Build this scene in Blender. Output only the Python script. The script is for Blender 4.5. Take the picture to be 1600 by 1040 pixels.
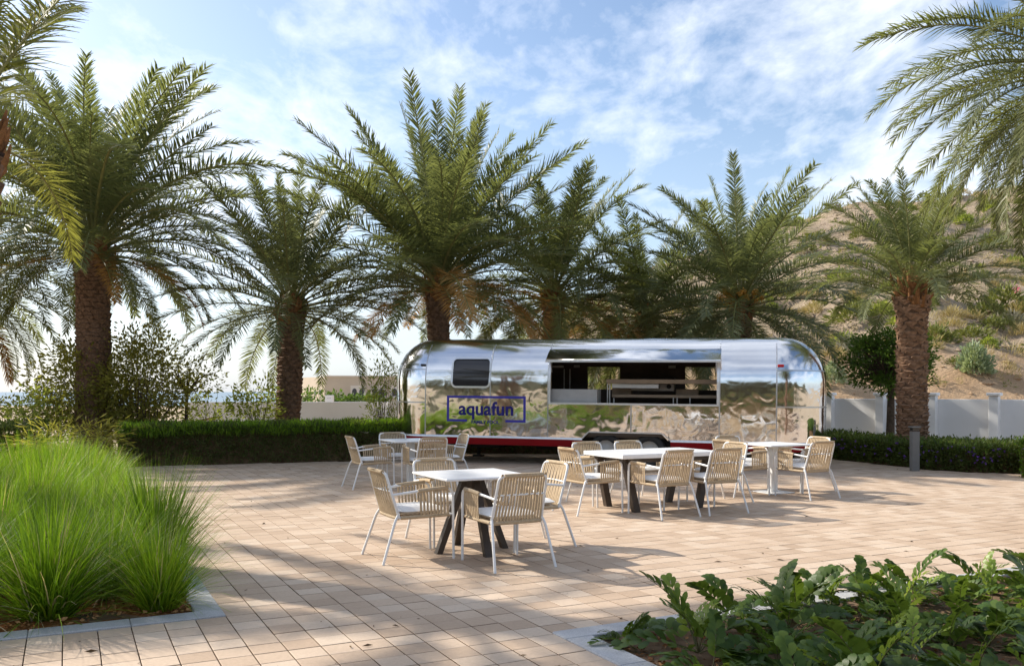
import bpy, math, random
import numpy as np
from mathutils import Vector, Matrix, noise

R = math.radians
random.seed(7)
rng = np.random.default_rng(7)
for o in list(bpy.data.objects):
    bpy.data.objects.remove(o)
SC = bpy.context.scene
COL = SC.collection

# ------------------------------------------------------------------ camera
F, CAMH = 1380.0, 1.54
cd = bpy.data.cameras.new('camera')
cam = bpy.data.objects.new('camera', cd)
COL.objects.link(cam)
cam.location = (0, 0, CAMH)
cam.rotation_euler = (R(90), 0, 0)
cd.sensor_width = 36
cd.lens = 36 * F / 1600
cd.shift_y = 92 / 1600
cd.clip_start = 0.05
cd.clip_end = 20000
SC.camera = cam

# ------------------------------------------------------------------ sky, sun, exposure
SUN_EL = R(34.5)
SUN_H = Vector((-0.879, 0.477, 0)).normalized()          # towards the sun, on the ground
SUN_DIR = Vector((SUN_H.x * math.cos(SUN_EL), SUN_H.y * math.cos(SUN_EL), math.sin(SUN_EL)))
world = bpy.data.worlds.new('World')
SC.world = world
world.use_nodes = True
WT = world.node_tree
WT.nodes.clear()


def wnode(t, **kw):
    n = WT.nodes.new(t)
    for k, v in kw.items():
        setattr(n, k, v)
    return n


def build_world():
    L = WT.links.new
    out = wnode('ShaderNodeOutputWorld')
    bg = wnode('ShaderNodeBackground')
    bg.inputs['Strength'].default_value = 0.132
    sky = wnode('ShaderNodeTexSky', sky_type='NISHITA', sun_disc=False)
    sky.sun_elevation = SUN_EL
    sky.sun_rotation = math.atan2(SUN_H.x, SUN_H.y)
    sky.altitude = 0
    sky.air_density = 1.0
    sky.dust_density = 1.2
    sky.ozone_density = 1.6
    tc = wnode('ShaderNodeTexCoord')
    sep = wnode('ShaderNodeSeparateXYZ')
    L(tc.outputs['Generated'], sep.inputs[0])

    def m(op, a, b=None, clamp=False):
        n = wnode('ShaderNodeMath', operation=op, use_clamp=clamp)
        for i, x in enumerate((a, b)):
            if x is None:
                continue
            if isinstance(x, (int, float)):
                n.inputs[i].default_value = x
            else:
                L(x, n.inputs[i])
        return n.outputs[0]
    zc = m('MAXIMUM', sep.outputs['Z'], 0.0)
    den = m('ADD', zc, 0.16)
    px = m('DIVIDE', sep.outputs['X'], den)
    py = m('DIVIDE', sep.outputs['Y'], den)
    comb = wnode('ShaderNodeCombineXYZ')
    L(px, comb.inputs[0]); L(py, comb.inputs[1])
    mp = wnode('ShaderNodeMapping')
    mp.inputs['Rotation'].default_value = (0, 0, R(33))
    mp.inputs['Scale'].default_value = (1.0, 0.62, 1.0)
    mp.inputs['Location'].default_value = (3.1, 1.7, 0.0)
    L(comb.outputs[0], mp.inputs['Vector'])

    def nz(scale, detail, rough, dist):
        n = wnode('ShaderNodeTexNoise')
        n.inputs['Scale'].default_value = scale
        n.inputs['Detail'].default_value = detail
        n.inputs['Roughness'].default_value = rough
        n.inputs['Distortion'].default_value = dist
        L(mp.outputs[0], n.inputs['Vector'])
        return n.outputs['Fac']
    big = nz(1.15, 5, 0.55, 0.5)
    mid = nz(5.5, 6, 0.62, 0.35)
    fine = nz(17.0, 4, 0.6, 0.2)
    s = m('ADD', m('MULTIPLY', big, 1.05), m('ADD', m('MULTIPLY', mid, 0.60), m('MULTIPLY', fine, 0.22)))
    cov = m('MULTIPLY', m('SUBTRACT', s, 0.845), 3.6, True)
    low = wnode('ShaderNodeMapRange')
    low.inputs['From Min'].default_value = 0.02
    low.inputs['From Max'].default_value = 0.22
    L(sep.outputs['Z'], low.inputs['Value'])
    cov = m('MULTIPLY', m('MULTIPLY', cov, 0.80), low.outputs[0])
    # hazy bright veil low over the sea
    veil = wnode('ShaderNodeMapRange')
    veil.inputs['From Min'].default_value = 0.0
    veil.inputs['From Max'].default_value = 0.34
    veil.inputs['To Min'].default_value = 0.62
    veil.inputs['To Max'].default_value = 0.0
    L(sep.outputs['Z'], veil.inputs['Value'])
    mixv = wnode('ShaderNodeMix', data_type='RGBA')
    L(veil.outputs[0], mixv.inputs[0])
    L(sky.outputs[0], mixv.inputs[6])
    mixv.inputs[7].default_value = (3.9, 4.7, 5.8, 1)
    mixc = wnode('ShaderNodeMix', data_type='RGBA')
    L(cov, mixc.inputs[0])
    L(mixv.outputs[2], mixc.inputs[6])
    mixc.inputs[7].default_value = (6.5, 6.8, 7.4, 1)
    L(mixc.outputs[2], bg.inputs['Color'])
    L(bg.outputs[0], out.inputs['Surface'])


build_world()
sd = bpy.data.lights.new('sun', 'SUN')
sd.energy = 4.7
sd.angle = R(0.9)
sd.color = (1.0, 0.93, 0.82)
sun = bpy.data.objects.new('sun', sd)
COL.objects.link(sun)
sun.rotation_euler = (-SUN_DIR).to_track_quat('-Z', 'Y').to_euler()
sun.location = SUN_DIR * 50
SC.view_settings.view_transform = 'Standard'
SC.view_settings.look = 'None'
SC.view_settings.gamma = 1
SC.view_settings.exposure = 0.56
SC.view_settings.use_curve_mapping = False
SC.render.engine = 'CYCLES'
SC.cycles.use_denoising = True
SC.cycles.max_bounces = 7
SC.cycles.diffuse_bounces = 3
SC.cycles.glossy_bounces = 4
SC.cycles.transparent_max_bounces = 6
SC.cycles.sample_clamp_indirect = 6

# ------------------------------------------------------------------ helpers


def tag(o, label=None, cat=None, group=None, kind=None):
    if label: o['label'] = label
    if cat: o['category'] = cat
    if group: o['group'] = group
    if kind: o['kind'] = kind
    return o


def link(name, data, parent=None, loc=None):
    o = bpy.data.objects.new(name, data)
    COL.objects.link(o)
    if parent is not None: o.parent = parent
    if loc is not None: o.location = loc
    return o


def empty(name, loc=(0, 0, 0), rz=0.0):
    o = link(name, None, None, loc)
    o.rotation_euler = (0, 0, rz)
    o.empty_display_size = 0.2
    return o


class MB:
    """collects shapes and links them as one mesh"""
    def __init__(s): s.v, s.f, s.m, s.sm = [], [], [], []

    def add(s, vs, fs, mi=0, smooth=False):
        b = len(s.v)
        s.v += [tuple(p) for p in vs]
        for f in fs:
            s.f.append(tuple(i + b for i in f)); s.m.append(mi); s.sm.append(smooth)

    def box(s, c, d, rot=None, mi=0, bev=0.0):
        x, y, z = d[0] / 2, d[1] / 2, d[2] / 2
        if bev > 0:
            b = min(bev, x * .9, y * .9, z * .9)
            vs = []
            for sz in (-1, 1):
                for sx, sy in ((-1, -1), (1, -1), (1, 1), (-1, 1)):
                    vs += [(sx * (x - b), sy * (y - b), sz * z), (sx * (x - b), sy * y, sz * (z - b)), (sx * x, sy * (y - b), sz * (z - b))]
            def I(k, c_, t): return (k * 4 + c_) * 3 + t
            fs = [tuple(I(1, c_, 0) for c_ in range(4)), tuple(I(0, c_, 0) for c_ in (3, 2, 1, 0))]
            for (a, b_, t) in ((0, 1, 1), (1, 2, 2), (2, 3, 1), (3, 0, 2)):
                fs.append((I(0, a, t), I(0, b_, t), I(1, b_, t), I(1, a, t)))
                fs.append((I(1, a, t), I(1, b_, t), I(1, b_, 0), I(1, a, 0)))
                fs.append((I(0, b_, t), I(0, a, t), I(0, a, 0), I(0, b_, 0)))
            for c_ in range(4):
                first, second = (1, 2) if c_ in (1, 3) else (2, 1)
                fs.append((I(0, c_, first), I(0, c_, second), I(1, c_, second), I(1, c_, first)))
                fs.append((I(1, c_, first), I(1, c_, second), I(1, c_, 0)))
                fs.append((I(0, c_, second), I(0, c_, first), I(0, c_, 0)))
        else:
            vs = [(sx * x, sy * y, sz * z) for sz in (-1, 1) for sx, sy in ((-1, -1), (1, -1), (1, 1), (-1, 1))]
            fs = [(3, 2, 1, 0), (4, 5, 6, 7), (0, 1, 5, 4), (1, 2, 6, 5), (2, 3, 7, 6), (3, 0, 4, 7)]
        c = Vector(c)
        M = rot if rot is not None else Matrix.Identity(3)
        s.add([c + M @ Vector(p) for p in vs], fs, mi)

    def tube(s, pts, r, n=8, mi=0, cap=True, smooth=True):
        pts = [Vector(p) for p in pts]
        k = len(pts)
        rs = r if isinstance(r, (list, tuple)) else [r] * k
        vs, up = [], None
        for i, p in enumerate(pts):
            t = (pts[min(i + 1, k - 1)] - pts[max(i - 1, 0)]).normalized()
            if up is None:
                up = Vector((0, 0, 1)) if abs(t.z) < .9 else Vector((1, 0, 0))
            a = t.cross(up)
            if a.length < 1e-5: a = t.cross(Vector((0, 1, 0)))
            a.normalize(); b = a.cross(t).normalized(); up = b
            for j in range(n):
                q = 2 * math.pi * j / n
                vs.append(p + (a * math.cos(q) + b * math.sin(q)) * rs[i])
        fs = [(i * n + j, i * n + (j + 1) % n, (i + 1) * n + (j + 1) % n, (i + 1) * n + j) for i in range(k - 1) for j in range(n)]
        s.add(vs, fs, mi, smooth)
        if cap:
            s.add(vs[:n], [tuple(range(n))[::-1]], mi); s.add(vs[-n:], [tuple(range(n))], mi)

    def lathe(s, prof, n=24, axis=None, c=(0, 0, 0), mi=0, smooth=True):
        M = axis or Matrix.Identity(3)
        c = Vector(c)
        vs = [c + M @ Vector((r * math.cos(2 * math.pi * j / n), r * math.sin(2 * math.pi * j / n), z)) for r, z in prof for j in range(n)]
        s.add(vs, [(i * n + j, i * n + (j + 1) % n, (i + 1) * n + (j + 1) % n, (i + 1) * n + j) for i in range(len(prof) - 1) for j in range(n)], mi, smooth)

    def mesh(s, name, mats):
        me = bpy.data.meshes.new(name)
        me.from_pydata(s.v, [], s.f)
        for m in (mats if isinstance(mats, (list, tuple)) else [mats]): me.materials.append(m)
        me.polygons.foreach_set('material_index', s.m)
        me.polygons.foreach_set('use_smooth', s.sm)
        me.update()
        return me

    def build(s, name, mats, parent=None, loc=None):
        return link(name, s.mesh(name, mats), parent, loc)


def np_mesh(name, V, Q, mats, mi=None, smooth=False):
    """mesh from an (n,3) array and an (m,4) array of quads"""
    me = bpy.data.meshes.new(name)
    V = np.asarray(V, np.float32); Q = np.asarray(Q, np.int32)
    me.vertices.add(len(V)); me.vertices.foreach_set('co', V.ravel())
    me.loops.add(Q.size); me.loops.foreach_set('vertex_index', Q.ravel())
    me.polygons.add(len(Q))
    me.polygons.foreach_set('loop_start', np.arange(0, Q.size, 4, dtype=np.int32))
    if mi is not None: me.polygons.foreach_set('material_index', np.asarray(mi, np.int32))
    me.polygons.foreach_set('use_smooth', np.full(len(Q), smooth))
    for m in (mats if isinstance(mats, (list, tuple)) else [mats]): me.materials.append(m)
    me.update(calc_edges=True)
    me.validate()
    return me


def unit(a): return a / np.maximum(np.linalg.norm(a, axis=-1, keepdims=True), 1e-9)


def leaf_quads(P, D, ln, wd, fold=0.18):
    """one diamond leaf at each point P, along D"""
    n = len(P)
    D = unit(D)
    ref = unit(rng.normal(size=(n, 3)))
    W = unit(np.cross(D, ref)); N = np.cross(W, D)
    ln = np.broadcast_to(ln, (n,))[:, None]; wd = np.broadcast_to(wd, (n,))[:, None]
    mid = P + D * ln * .48
    V = np.stack([P, mid + W * wd * .5 + N * wd * fold, P + D * ln, mid - W * wd * .5 + N * wd * fold], 1).reshape(-1, 3)
    Q = np.arange(n * 4).reshape(-1, 4)
    return V, Q


# ------------------------------------------------------------------ materials
MATS = {}


def mat(name, build):
    if name not in MATS:
        m = bpy.data.materials.new(name)
        m.use_nodes = True
        nt = m.node_tree
        nt.nodes.clear()
        out = nt.nodes.new('ShaderNodeOutputMaterial')
        sh = build(nt)
        nt.links.new(sh, out.inputs['Surface'])
        MATS[name] = m
    return MATS[name]


def N(nt, t, **kw):
    n = nt.nodes.new(t)
    for k, v in kw.items():
        if k.startswith('i_'):
            n.inputs[k[2:].replace('_', ' ')].default_value = v
        else: setattr(n, k, v)
    return n


def noise_fac(nt, scale, detail=4, rough=.55, coord='Object', stretch=None, dist=0.0):
    tc = N(nt, 'ShaderNodeTexCoord')
    v = tc.outputs[coord]
    if stretch:
        mp = N(nt, 'ShaderNodeMapping'); mp.inputs['Scale'].default_value = stretch
        nt.links.new(v, mp.inputs['Vector']); v = mp.outputs[0]
    n = N(nt, 'ShaderNodeTexNoise')
    n.inputs['Scale'].default_value = scale; n.inputs['Detail'].default_value = detail
    n.inputs['Roughness'].default_value = rough; n.inputs['Distortion'].default_value = dist
    nt.links.new(v, n.inputs['Vector'])
    return n.outputs['Fac']


def ramp(nt, fac, stops):
    r = N(nt, 'ShaderNodeValToRGB')
    e = r.color_ramp.elements
    while len(e) < len(stops): e.new(0.5)
    for i, (p, c) in enumerate(stops):
        e[i].position = p; e[i].color = (*c, 1)
    nt.links.new(fac, r.inputs['Fac'])
    return r.outputs['Color']


def mixc(nt, a, b, fac, mode='MIX'):
    n = N(nt, 'ShaderNodeMix', data_type='RGBA', blend_type=mode)
    for idx, x in ((0, fac), (6, a), (7, b)):
        if isinstance(x, (int, float)): n.inputs[idx].default_value = x
        elif isinstance(x, tuple): n.inputs[idx].default_value = (*x, 1)
        else: nt.links.new(x, n.inputs[idx])
    return n.outputs[2]


def mth(nt, op, a, b=0.0, clamp=False):
    n = N(nt, 'ShaderNodeMath', operation=op, use_clamp=clamp)
    for i, x in enumerate((a, b)):
        if isinstance(x, (int, float)): n.inputs[i].default_value = x
        else: nt.links.new(x, n.inputs[i])
    return n.outputs[0]


def principled(nt, color, rough=.6, metal=0.0, spec=.5, bump=None, bdist=.01, bstr=.5):
    p = N(nt, 'ShaderNodeBsdfPrincipled')
    for k, x in (('Base Color', color), ('Roughness', rough), ('Metallic', metal), ('Specular IOR Level', spec)):
        if isinstance(x, tuple): p.inputs[k].default_value = (*x, 1)
        elif isinstance(x, (int, float)): p.inputs[k].default_value = x
        else: nt.links.new(x, p.inputs[k])
    if bump is not None:
        b = N(nt, 'ShaderNodeBump')
        b.inputs['Distance'].default_value = bdist; b.inputs['Strength'].default_value = bstr
        nt.links.new(bump, b.inputs['Height'])
        nt.links.new(b.outputs[0], p.inputs['Normal'])
    return p.outputs[0]


def plain(name, col, rough=.6, metal=0.0, var=.12, nscale=6, spec=.5, bstr=.15, bdist=.004):
    def b(nt):
        f = noise_fac(nt, nscale, 5)
        c = ramp(nt, f, [(.25, tuple(x * (1 - var) for x in col)), (.75, tuple(min(1, x * (1 + var)) for x in col))])
        return principled(nt, c, rough, metal, spec, noise_fac(nt, nscale * 9, 3), bdist, bstr)
    return mat(name, b)


def leafy(name, c1, c2, c3, trans=.35, rough=.5, per='island', tcol=None, spec=.35):
    """leaf: colour differs from leaf to leaf and from plant to plant"""
    def b(nt):
        g = N(nt, 'ShaderNodeNewGeometry')
        oi = N(nt, 'ShaderNodeObjectInfo')
        isl = g.outputs['Random Per Island']
        if per == 'object': f = mth(nt, 'ADD', mth(nt, 'MULTIPLY', isl, .35), mth(nt, 'MULTIPLY', oi.outputs['Random'], .65))
        else: f = mth(nt, 'ADD', mth(nt, 'MULTIPLY', isl, .75), mth(nt, 'MULTIPLY', oi.outputs['Random'], .25))
        c = ramp(nt, f, [(.1, c1), (.5, c2), (.92, c3)])
        p = principled(nt, c, rough, 0, spec)
        t = N(nt, 'ShaderNodeBsdfTranslucent')
        tc_ = mixc(nt, c, tcol or (min(1, c2[0] * 2.2), min(1, c2[1] * 2.0), c2[2] * .8), .6)
        nt.links.new(tc_, t.inputs['Color'])
        mx = N(nt, 'ShaderNodeMixShader'); mx.inputs[0].default_value = trans
        nt.links.new(p, mx.inputs[1]); nt.links.new(t.outputs[0], mx.inputs[2])
        return mx.outputs[0]
    return mat(name, b)


M_FROND = leafy('palm_leaf', (.078, .094, .040), (.118, .136, .056), (.178, .190, .088), .36, .45, 'object', (.36, .40, .085), .36)
M_FRONDG = leafy('palm_leaf_greyish', (.095, .112, .055), (.142, .162, .075), (.205, .222, .105), .34, .42, 'object', (.34, .38, .09), .42)
M_FRONDY = leafy('palm_leaf_yellowish', (.11, .13, .03), (.17, .185, .04), (.24, .23, .06), .38, .45, 'object', (.42, .42, .06))
M_DEAD = leafy('palm_leaf_dry', (.28, .140, .035), (.40, .205, .05), (.42, .29, .13), .3, .7, 'object', (.5, .28, .08), .2)
M_STALK = plain('palm_stalk', (.20, .20, .065), .55, 0, .3, 4)
M_TRUNK = plain('palm_trunk', (.15, .092, .060), .9, 0, .5, 9, .15, .8, .02)
M_BOOT = plain('palm_leaf_base', (.265, .160, .100), .85, 0, .45, 12, .15, .7, .012)
M_BOOTD = plain('palm_leaf_base_dark', (.200, .125, .085), .9, 0, .5, 14, .15, .7, .012)
M_FIBRE = plain('palm_fibre', (.25, .12, .05), .9, 0, .45, 14, .1, .8, .015)
M_FRUIT = plain('date_fruit', (.48, .24, .02), .4, 0, .3, 20)
M_GRASS = leafy('fountain_grass', (.045, .105, .005), (.145, .255, .008), (.33, .38, .03), .38, .5, 'island', (.32, .56, .02))
M_DRYGR = leafy('dry_grass', (.30, .26, .14), (.42, .37, .22), (.55, .50, .34), .3, .7)
M_HEDGE = leafy('hedge_leaf', (.035, .075, .010), (.075, .14, .015), (.13, .215, .025), .36, .5, 'island', (.28, .46, .03))
M_SPRIG = leafy('sunlit_hedge_sprig', (.10, .19, .014), (.18, .30, .022), (.28, .40, .04), .46, .5, 'island', (.45, .70, .035))  # brighter leaf colour stands in for sun on the hedge top
M_HEDGED = leafy('dark_hedge_leaf', (.050, .072, .018), (.085, .118, .028), (.145, .18, .05), .38, .5)
M_TWIG = plain('hedge_twigs', (.15, .10, .055), .95, 0, .5, 10, .1, .8, .03)
M_SHRUB = leafy('shrub_leaf', (.095, .10, .02), (.165, .17, .032), (.27, .23, .055), .5, .5, 'island', (.52, .50, .06))
M_SHRUBY = leafy('pale_shrub_leaf', (.11, .15, .025), (.19, .24, .035), (.30, .32, .06), .45, .5, 'island', (.5, .56, .08))
M_TREE = leafy('tree_leaf', (.04, .08, .012), (.075, .14, .020), (.135, .22, .032), .4, .5)
M_OLIVE = leafy('dusty_tree_leaf', (.05, .055, .028), (.085, .088, .045), (.13, .13, .07), .2, .6)
M_BARK = plain('bark', (.10, .070, .048), .9, 0, .4, 14, .15, .7, .01)
M_CYC = leafy('cycad_leaf', (.024, .052, .010), (.050, .092, .016), (.115, .165, .030), .28, .42, 'island', (.26, .38, .03), .22)
M_CYCY = leafy('young_cycad_leaf', (.10, .16, .02), (.17, .24, .03), (.26, .33, .05), .36, .4, 'island', (.4, .52, .06))
M_CSTALK = plain('cycad_stalk', (.11, .10, .035), .6, 0, .3, 10)
M_SCRUBG = leafy('scrub_green', (.10, .12, .035), (.16, .18, .045), (.24, .25, .075), .22, .7)
M_SCRUBY = leafy('scrub_dry', (.28, .22, .10), (.38, .31, .15), (.48, .41, .22), .2, .8)
M_SCRUBS = leafy('scrub_grey', (.17, .16, .12), (.24, .23, .17), (.32, .31, .24), .15, .8)
M_MILK = leafy('pale_milkweed_leaf', (.18, .24, .13), (.30, .37, .22), (.48, .53, .38), .2, .6)
M_FLOWER = leafy('purple_flower', (.16, .07, .40), (.24, .11, .55), (.34, .20, .68), .3, .6)
M_PINK = plain('pink_flower', (.75, .06, .20), .6)
M_WHITE = plain('white_coated_metal', (.78, .775, .76), .38, 0, .03, 4, .5, .02)
M_TOP = plain('white_table_top', (.80, .80, .80), .3, 0, .03, 3, .5, .03)
M_ROPE = plain('tan_rope', (.47, .36, .235), .8, 0, .16, 30, .2, .5, .003)
M_CUSH = plain('white_cushion', (.80, .79, .77), .85, 0, .04, 8, .2, .3, .004)
M_LEGD = plain('dark_brown_leg', (.055, .038, .026), .5, 0, .25, 8)
M_WALL = plain('white_rendered_wall', (.80, .79, .78), .85, 0, .06, .8, .2, .25, .006)
M_RED = plain('red_paint', (.42, .010, .020), .35, 0, .12, 3)
M_BLACK = plain('black_rubber', (.022, .021, .020), .75, 0, .2, 10)
M_DARK = plain('dark_underbody', (.030, .026, .022), .8, 0, .3, 6)
M_TRIM = plain('brushed_trim', (.72, .72, .72), .32, .9, .06, 20)
M_SEAM = plain('seam_metal', (.55, .55, .55), .3, 1.0, .08, 20)
M_BLUE = plain('blue_lettering', (.035, .030, .33), .45, 0, .05, 5)
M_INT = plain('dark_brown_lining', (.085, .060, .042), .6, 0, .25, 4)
M_STEEL = plain('interior_steel', (.50, .49, .47), .35, .6, .1, 9)
M_GREYC = plain('grey_counter', (.40, .385, .36), .6, 0, .1, 6)
M_WOOD = plain('counter_wood', (.30, .215, .14), .6, 0, .2, 6)
M_BOLL = plain('grey_bollard', (.16, .155, .145), .5, 0, .1, 8)
M_FARB = plain('sand_render', (.56, .47, .36), .9, 0, .08, .5)
M_FARW = plain('pale_trim_render', (.70, .64, .55), .9, 0, .06, .5)
M_FARG = plain('far_dark_glass', (.05, .055, .065), .2, 0, .1, 1)
M_ORED = plain('red_lens', (.5, .01, .01), .2)
M_KERB = None


def m_aluminium():
    def b(nt):
        oi = N(nt, 'ShaderNodeObjectInfo')
        tc = N(nt, 'ShaderNodeTexCoord')

        def nz(scale, detail, dist=0.3, st=(1, 1, 1)):
            mp = N(nt, 'ShaderNodeMapping'); mp.inputs['Scale'].default_value = st
            nt.links.new(tc.outputs['Object'], mp.inputs['Vector'])
            n = N(nt, 'ShaderNodeTexNoise', noise_dimensions='4D')
            n.inputs['Scale'].default_value = scale; n.inputs['Detail'].default_value = detail
            n.inputs['Roughness'].default_value = .45; n.inputs['Distortion'].default_value = dist
            nt.links.new(mp.outputs[0], n.inputs['Vector'])
            nt.links.new(mth(nt, 'MULTIPLY', oi.outputs['Random'], 23.0), n.inputs['W'])
            return n.outputs['Fac']
        a = nz(1.15, 1.5, .6)
        c = nz(3.2, 1.0, .9)
        # the sheet is calm on the roof and buckled on the side
        sep = N(nt, 'ShaderNodeSeparateXYZ'); nt.links.new(tc.outputs['Object'], sep.inputs[0])
        mr = N(nt, 'ShaderNodeMapRange')
        mr.inputs['From Min'].default_value = 2.15; mr.inputs['From Max'].default_value = 1.65
        nt.links.new(sep.outputs['Z'], mr.inputs['Value'])
        patch = N(nt, 'ShaderNodeMapRange'); patch.inputs['From Min'].default_value = .47; patch.inputs['From Max'].default_value = .62
        nt.links.new(a, patch.inputs['Value'])
        e = mth(nt, 'MULTIPLY', mth(nt, 'MULTIPLY', nz(7.5, 1.0, 1.6), .032), patch.outputs[0])
        hgt = mth(nt, 'ADD', mth(nt, 'MULTIPLY', a, .48), mth(nt, 'MULTIPLY', mth(nt, 'ADD', mth(nt, 'MULTIPLY', c, .26), e), mr.outputs[0]))
        scr = noise_fac(nt, 60, 3, .6, 'Object', (.25, 1, 1))
        ro = mth(nt, 'ADD', mth(nt, 'SUBTRACT', .13, mth(nt, 'MULTIPLY', mr.outputs[0], .075)), mth(nt, 'MULTIPLY', scr, .045))
        col = ramp(nt, noise_fac(nt, 1.4, 4), [(.3, (.76, .76, .765)), (.7, (.84, .84, .845))])
        return principled(nt, col, ro, 1.0, .5, hgt, .028, 1.0)
    return mat('polished_aluminium', b)


M_ALU = m_aluminium()


def m_glass_dark():
    def b(nt):
        return principled(nt, (.030, .028, .030), .06, 0, .6)
    return mat('dark_window_glass', b)


M_GLASS = m_glass_dark()


def m_clear():
    def b(nt):
        g = N(nt, 'ShaderNodeBsdfGlossy'); g.inputs['Roughness'].default_value = .03
        t = N(nt, 'ShaderNodeBsdfTransparent'); t.inputs['Color'].default_value = (.86, .88, .86, 1)
        mx = N(nt, 'ShaderNodeMixShader'); mx.inputs[0].default_value = .08
        nt.links.new(t.outputs[0], mx.inputs[1]); nt.links.new(g.outputs[0], mx.inputs[2])
        return mx.outputs[0]
    return mat('clear_window_pane', b)


M_CLEAR = m_clear()


def m_tile(name, per):
    def b(nt):
        if per == 'object':
            rnd = N(nt, 'ShaderNodeObjectInfo').outputs['Random']
        else:
            rnd = N(nt, 'ShaderNodeNewGeometry').outputs['Random Per Island']
        c = ramp(nt, rnd, [(.0, (.46, .338, .240)), (.35, (.52, .392, .284)), (.7, (.56, .430, .318)), (1.0, (.605, .485, .372))])
        pos = N(nt, 'ShaderNodeNewGeometry').outputs['Position']

        def wn(scale, det):
            n = N(nt, 'ShaderNodeTexNoise'); n.inputs['Scale'].default_value = scale; n.inputs['Detail'].default_value = det
            n.inputs['Roughness'].default_value = .6
            nt.links.new(pos, n.inputs['Vector']); return n.outputs['Fac']
        st = ramp(nt, wn(.55, 5), [(.30, (.80, .77, .74)), (.62, (1, 1, 1))])
        c = mixc(nt, c, st, .75, 'MULTIPLY')
        gr = ramp(nt, wn(38, 5), [(.25, (.86, .85, .84)), (.7, (1.05, 1.05, 1.05))])
        c = mixc(nt, c, gr, .8, 'MULTIPLY')
        return principled(nt, c, .72, 0, .3, wn(120, 4), .003, .35)
    return mat(name, b)


M_TILE = m_tile('sandstone_tile', 'object')
M_TILEF = m_tile('sandstone_tiles', 'island')
M_JOINT = plain('sandy_joint', (.165, .108, .068), .95, 0, .25, 12, .1, .6)


def m_world_ground(name, stops, sc1, sc2, bstr=.7, bdist=.05, fleck=None):
    def b(nt):
        pos = N(nt, 'ShaderNodeNewGeometry').outputs['Position']

        def wn(scale, det, rg=.6):
            n = N(nt, 'ShaderNodeTexNoise'); n.inputs['Scale'].default_value = scale; n.inputs['Detail'].default_value = det
            n.inputs['Roughness'].default_value = rg
            nt.links.new(pos, n.inputs['Vector']); return n.outputs['Fac']
        f = mth(nt, 'ADD', mth(nt, 'MULTIPLY', wn(sc1, 6), .6), mth(nt, 'MULTIPLY', wn(sc2, 8, .7), .4))
        c = ramp(nt, f, stops)
        if fleck:
            k = ramp(nt, wn(fleck[0], 5, .7), [(.52, (0, 0, 0)), (.66, (1, 1, 1))])
            c = mixc(nt, c, fleck[1], k)
        return principled(nt, c, .95, 0, .1, wn(sc2 * 2.5, 8, .7), bdist, bstr)
    return mat(name, b)


M_CHIP = leafy('bark_chip', (.10, .04, .015), (.26, .11, .04), (.48, .26, .11), .05, .85)
M_SAND = m_world_ground('beach_sand', [(.35, (.36, .28, .19)), (.65, (.50, .40, .28))], .15, 2.0)
M_SOIL = m_world_ground('bed_soil', [(.3, (.11, .040, .012)), (.5, (.27, .105, .030)), (.72, (.44, .20, .07))], 3.5, 22, 1.0, .03, (30, (.42, .26, .12)))


def m_hill():
    def b(nt):
        pos = N(nt, 'ShaderNodeNewGeometry').outputs['Position']
        sep = N(nt, 'ShaderNodeSeparateXYZ'); nt.links.new(pos, sep.inputs[0])

        def wn(scale, det, rg=.6):
            n = N(nt, 'ShaderNodeTexNoise'); n.inputs['Scale'].default_value = scale; n.inputs['Detail'].default_value = det
            n.inputs['Roughness'].default_value = rg
            nt.links.new(pos, n.inputs['Vector']); return n.outputs['Fac']
        rock = ramp(nt, wn(1.6, 9, .72), [(.30, (.17, .125, .092)), (.46, (.38, .290, .212)), (.68, (.54, .43, .32))])
        scrub = ramp(nt, wn(.9, 8, .7), [(.40, (0, 0, 0)), (.60, (1, 1, 1))])
        gcol = ramp(nt, wn(2.7, 6, .7), [(.35, (.16, .15, .05)), (.6, (.33, .27, .115))])
        c = mixc(nt, rock, gcol, mth(nt, 'MULTIPLY', scrub, .30))
        sand = ramp(nt, wn(.7, 7, .65), [(.3, (.46, .30, .175)), (.7, (.60, .425, .27))])
        h = mth(nt, 'ADD', sep.outputs['Z'], mth(nt, 'MULTIPLY', wn(.35, 5), 3.2))
        k = N(nt, 'ShaderNodeMapRange'); k.inputs['From Min'].default_value = 4.9; k.inputs['From Max'].default_value = 3.9
        nt.links.new(h, k.inputs['Value'])
        c = mixc(nt, c, sand, k.outputs[0])
        return principled(nt, c, .95, 0, .1, mth(nt, 'ADD', wn(1.3, 10, .75), wn(6, 6, .7)), .30, .8)
    return mat('rocky_hillside', b)


M_HILL = m_hill()
M_HILLB = m_world_ground('wooded_hillside', [(.3, (.035, .040, .018)), (.5, (.085, .080, .045)), (.7, (.17, .14, .095))], .35, 2.2, 1.0, .3)


def m_sea():
    def b(nt):
        pos = N(nt, 'ShaderNodeNewGeometry').outputs['Position']
        n = N(nt, 'ShaderNodeTexNoise'); n.inputs['Scale'].default_value = .35; n.inputs['Detail'].default_value = 6
        nt.links.new(pos, n.inputs['Vector'])
        return principled(nt, (.045, .115, .175), .28, 0, .5, n.outputs['Fac'], .25, .5)
    return mat('sea_water', b)


M_SEA = m_sea()


def m_granite():
    def b(nt):
        f = noise_fac(nt, 130, 5, .75, 'Object')
        g = noise_fac(nt, 5, 5, .6, 'Object')
        c = ramp(nt, f, [(.32, (.32, .32, .325)), (.5, (.47, .47, .475)), (.72, (.60, .60, .60))])
        c = mixc(nt, c, ramp(nt, g, [(.3, (.78, .77, .76)), (.7, (1, 1, 1))]), 1.0, 'MULTIPLY')
        return principled(nt, c, .7, 0, .3, f, .002, .4)
    return mat('grey_granite', b)


M_KERB = m_granite()

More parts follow.
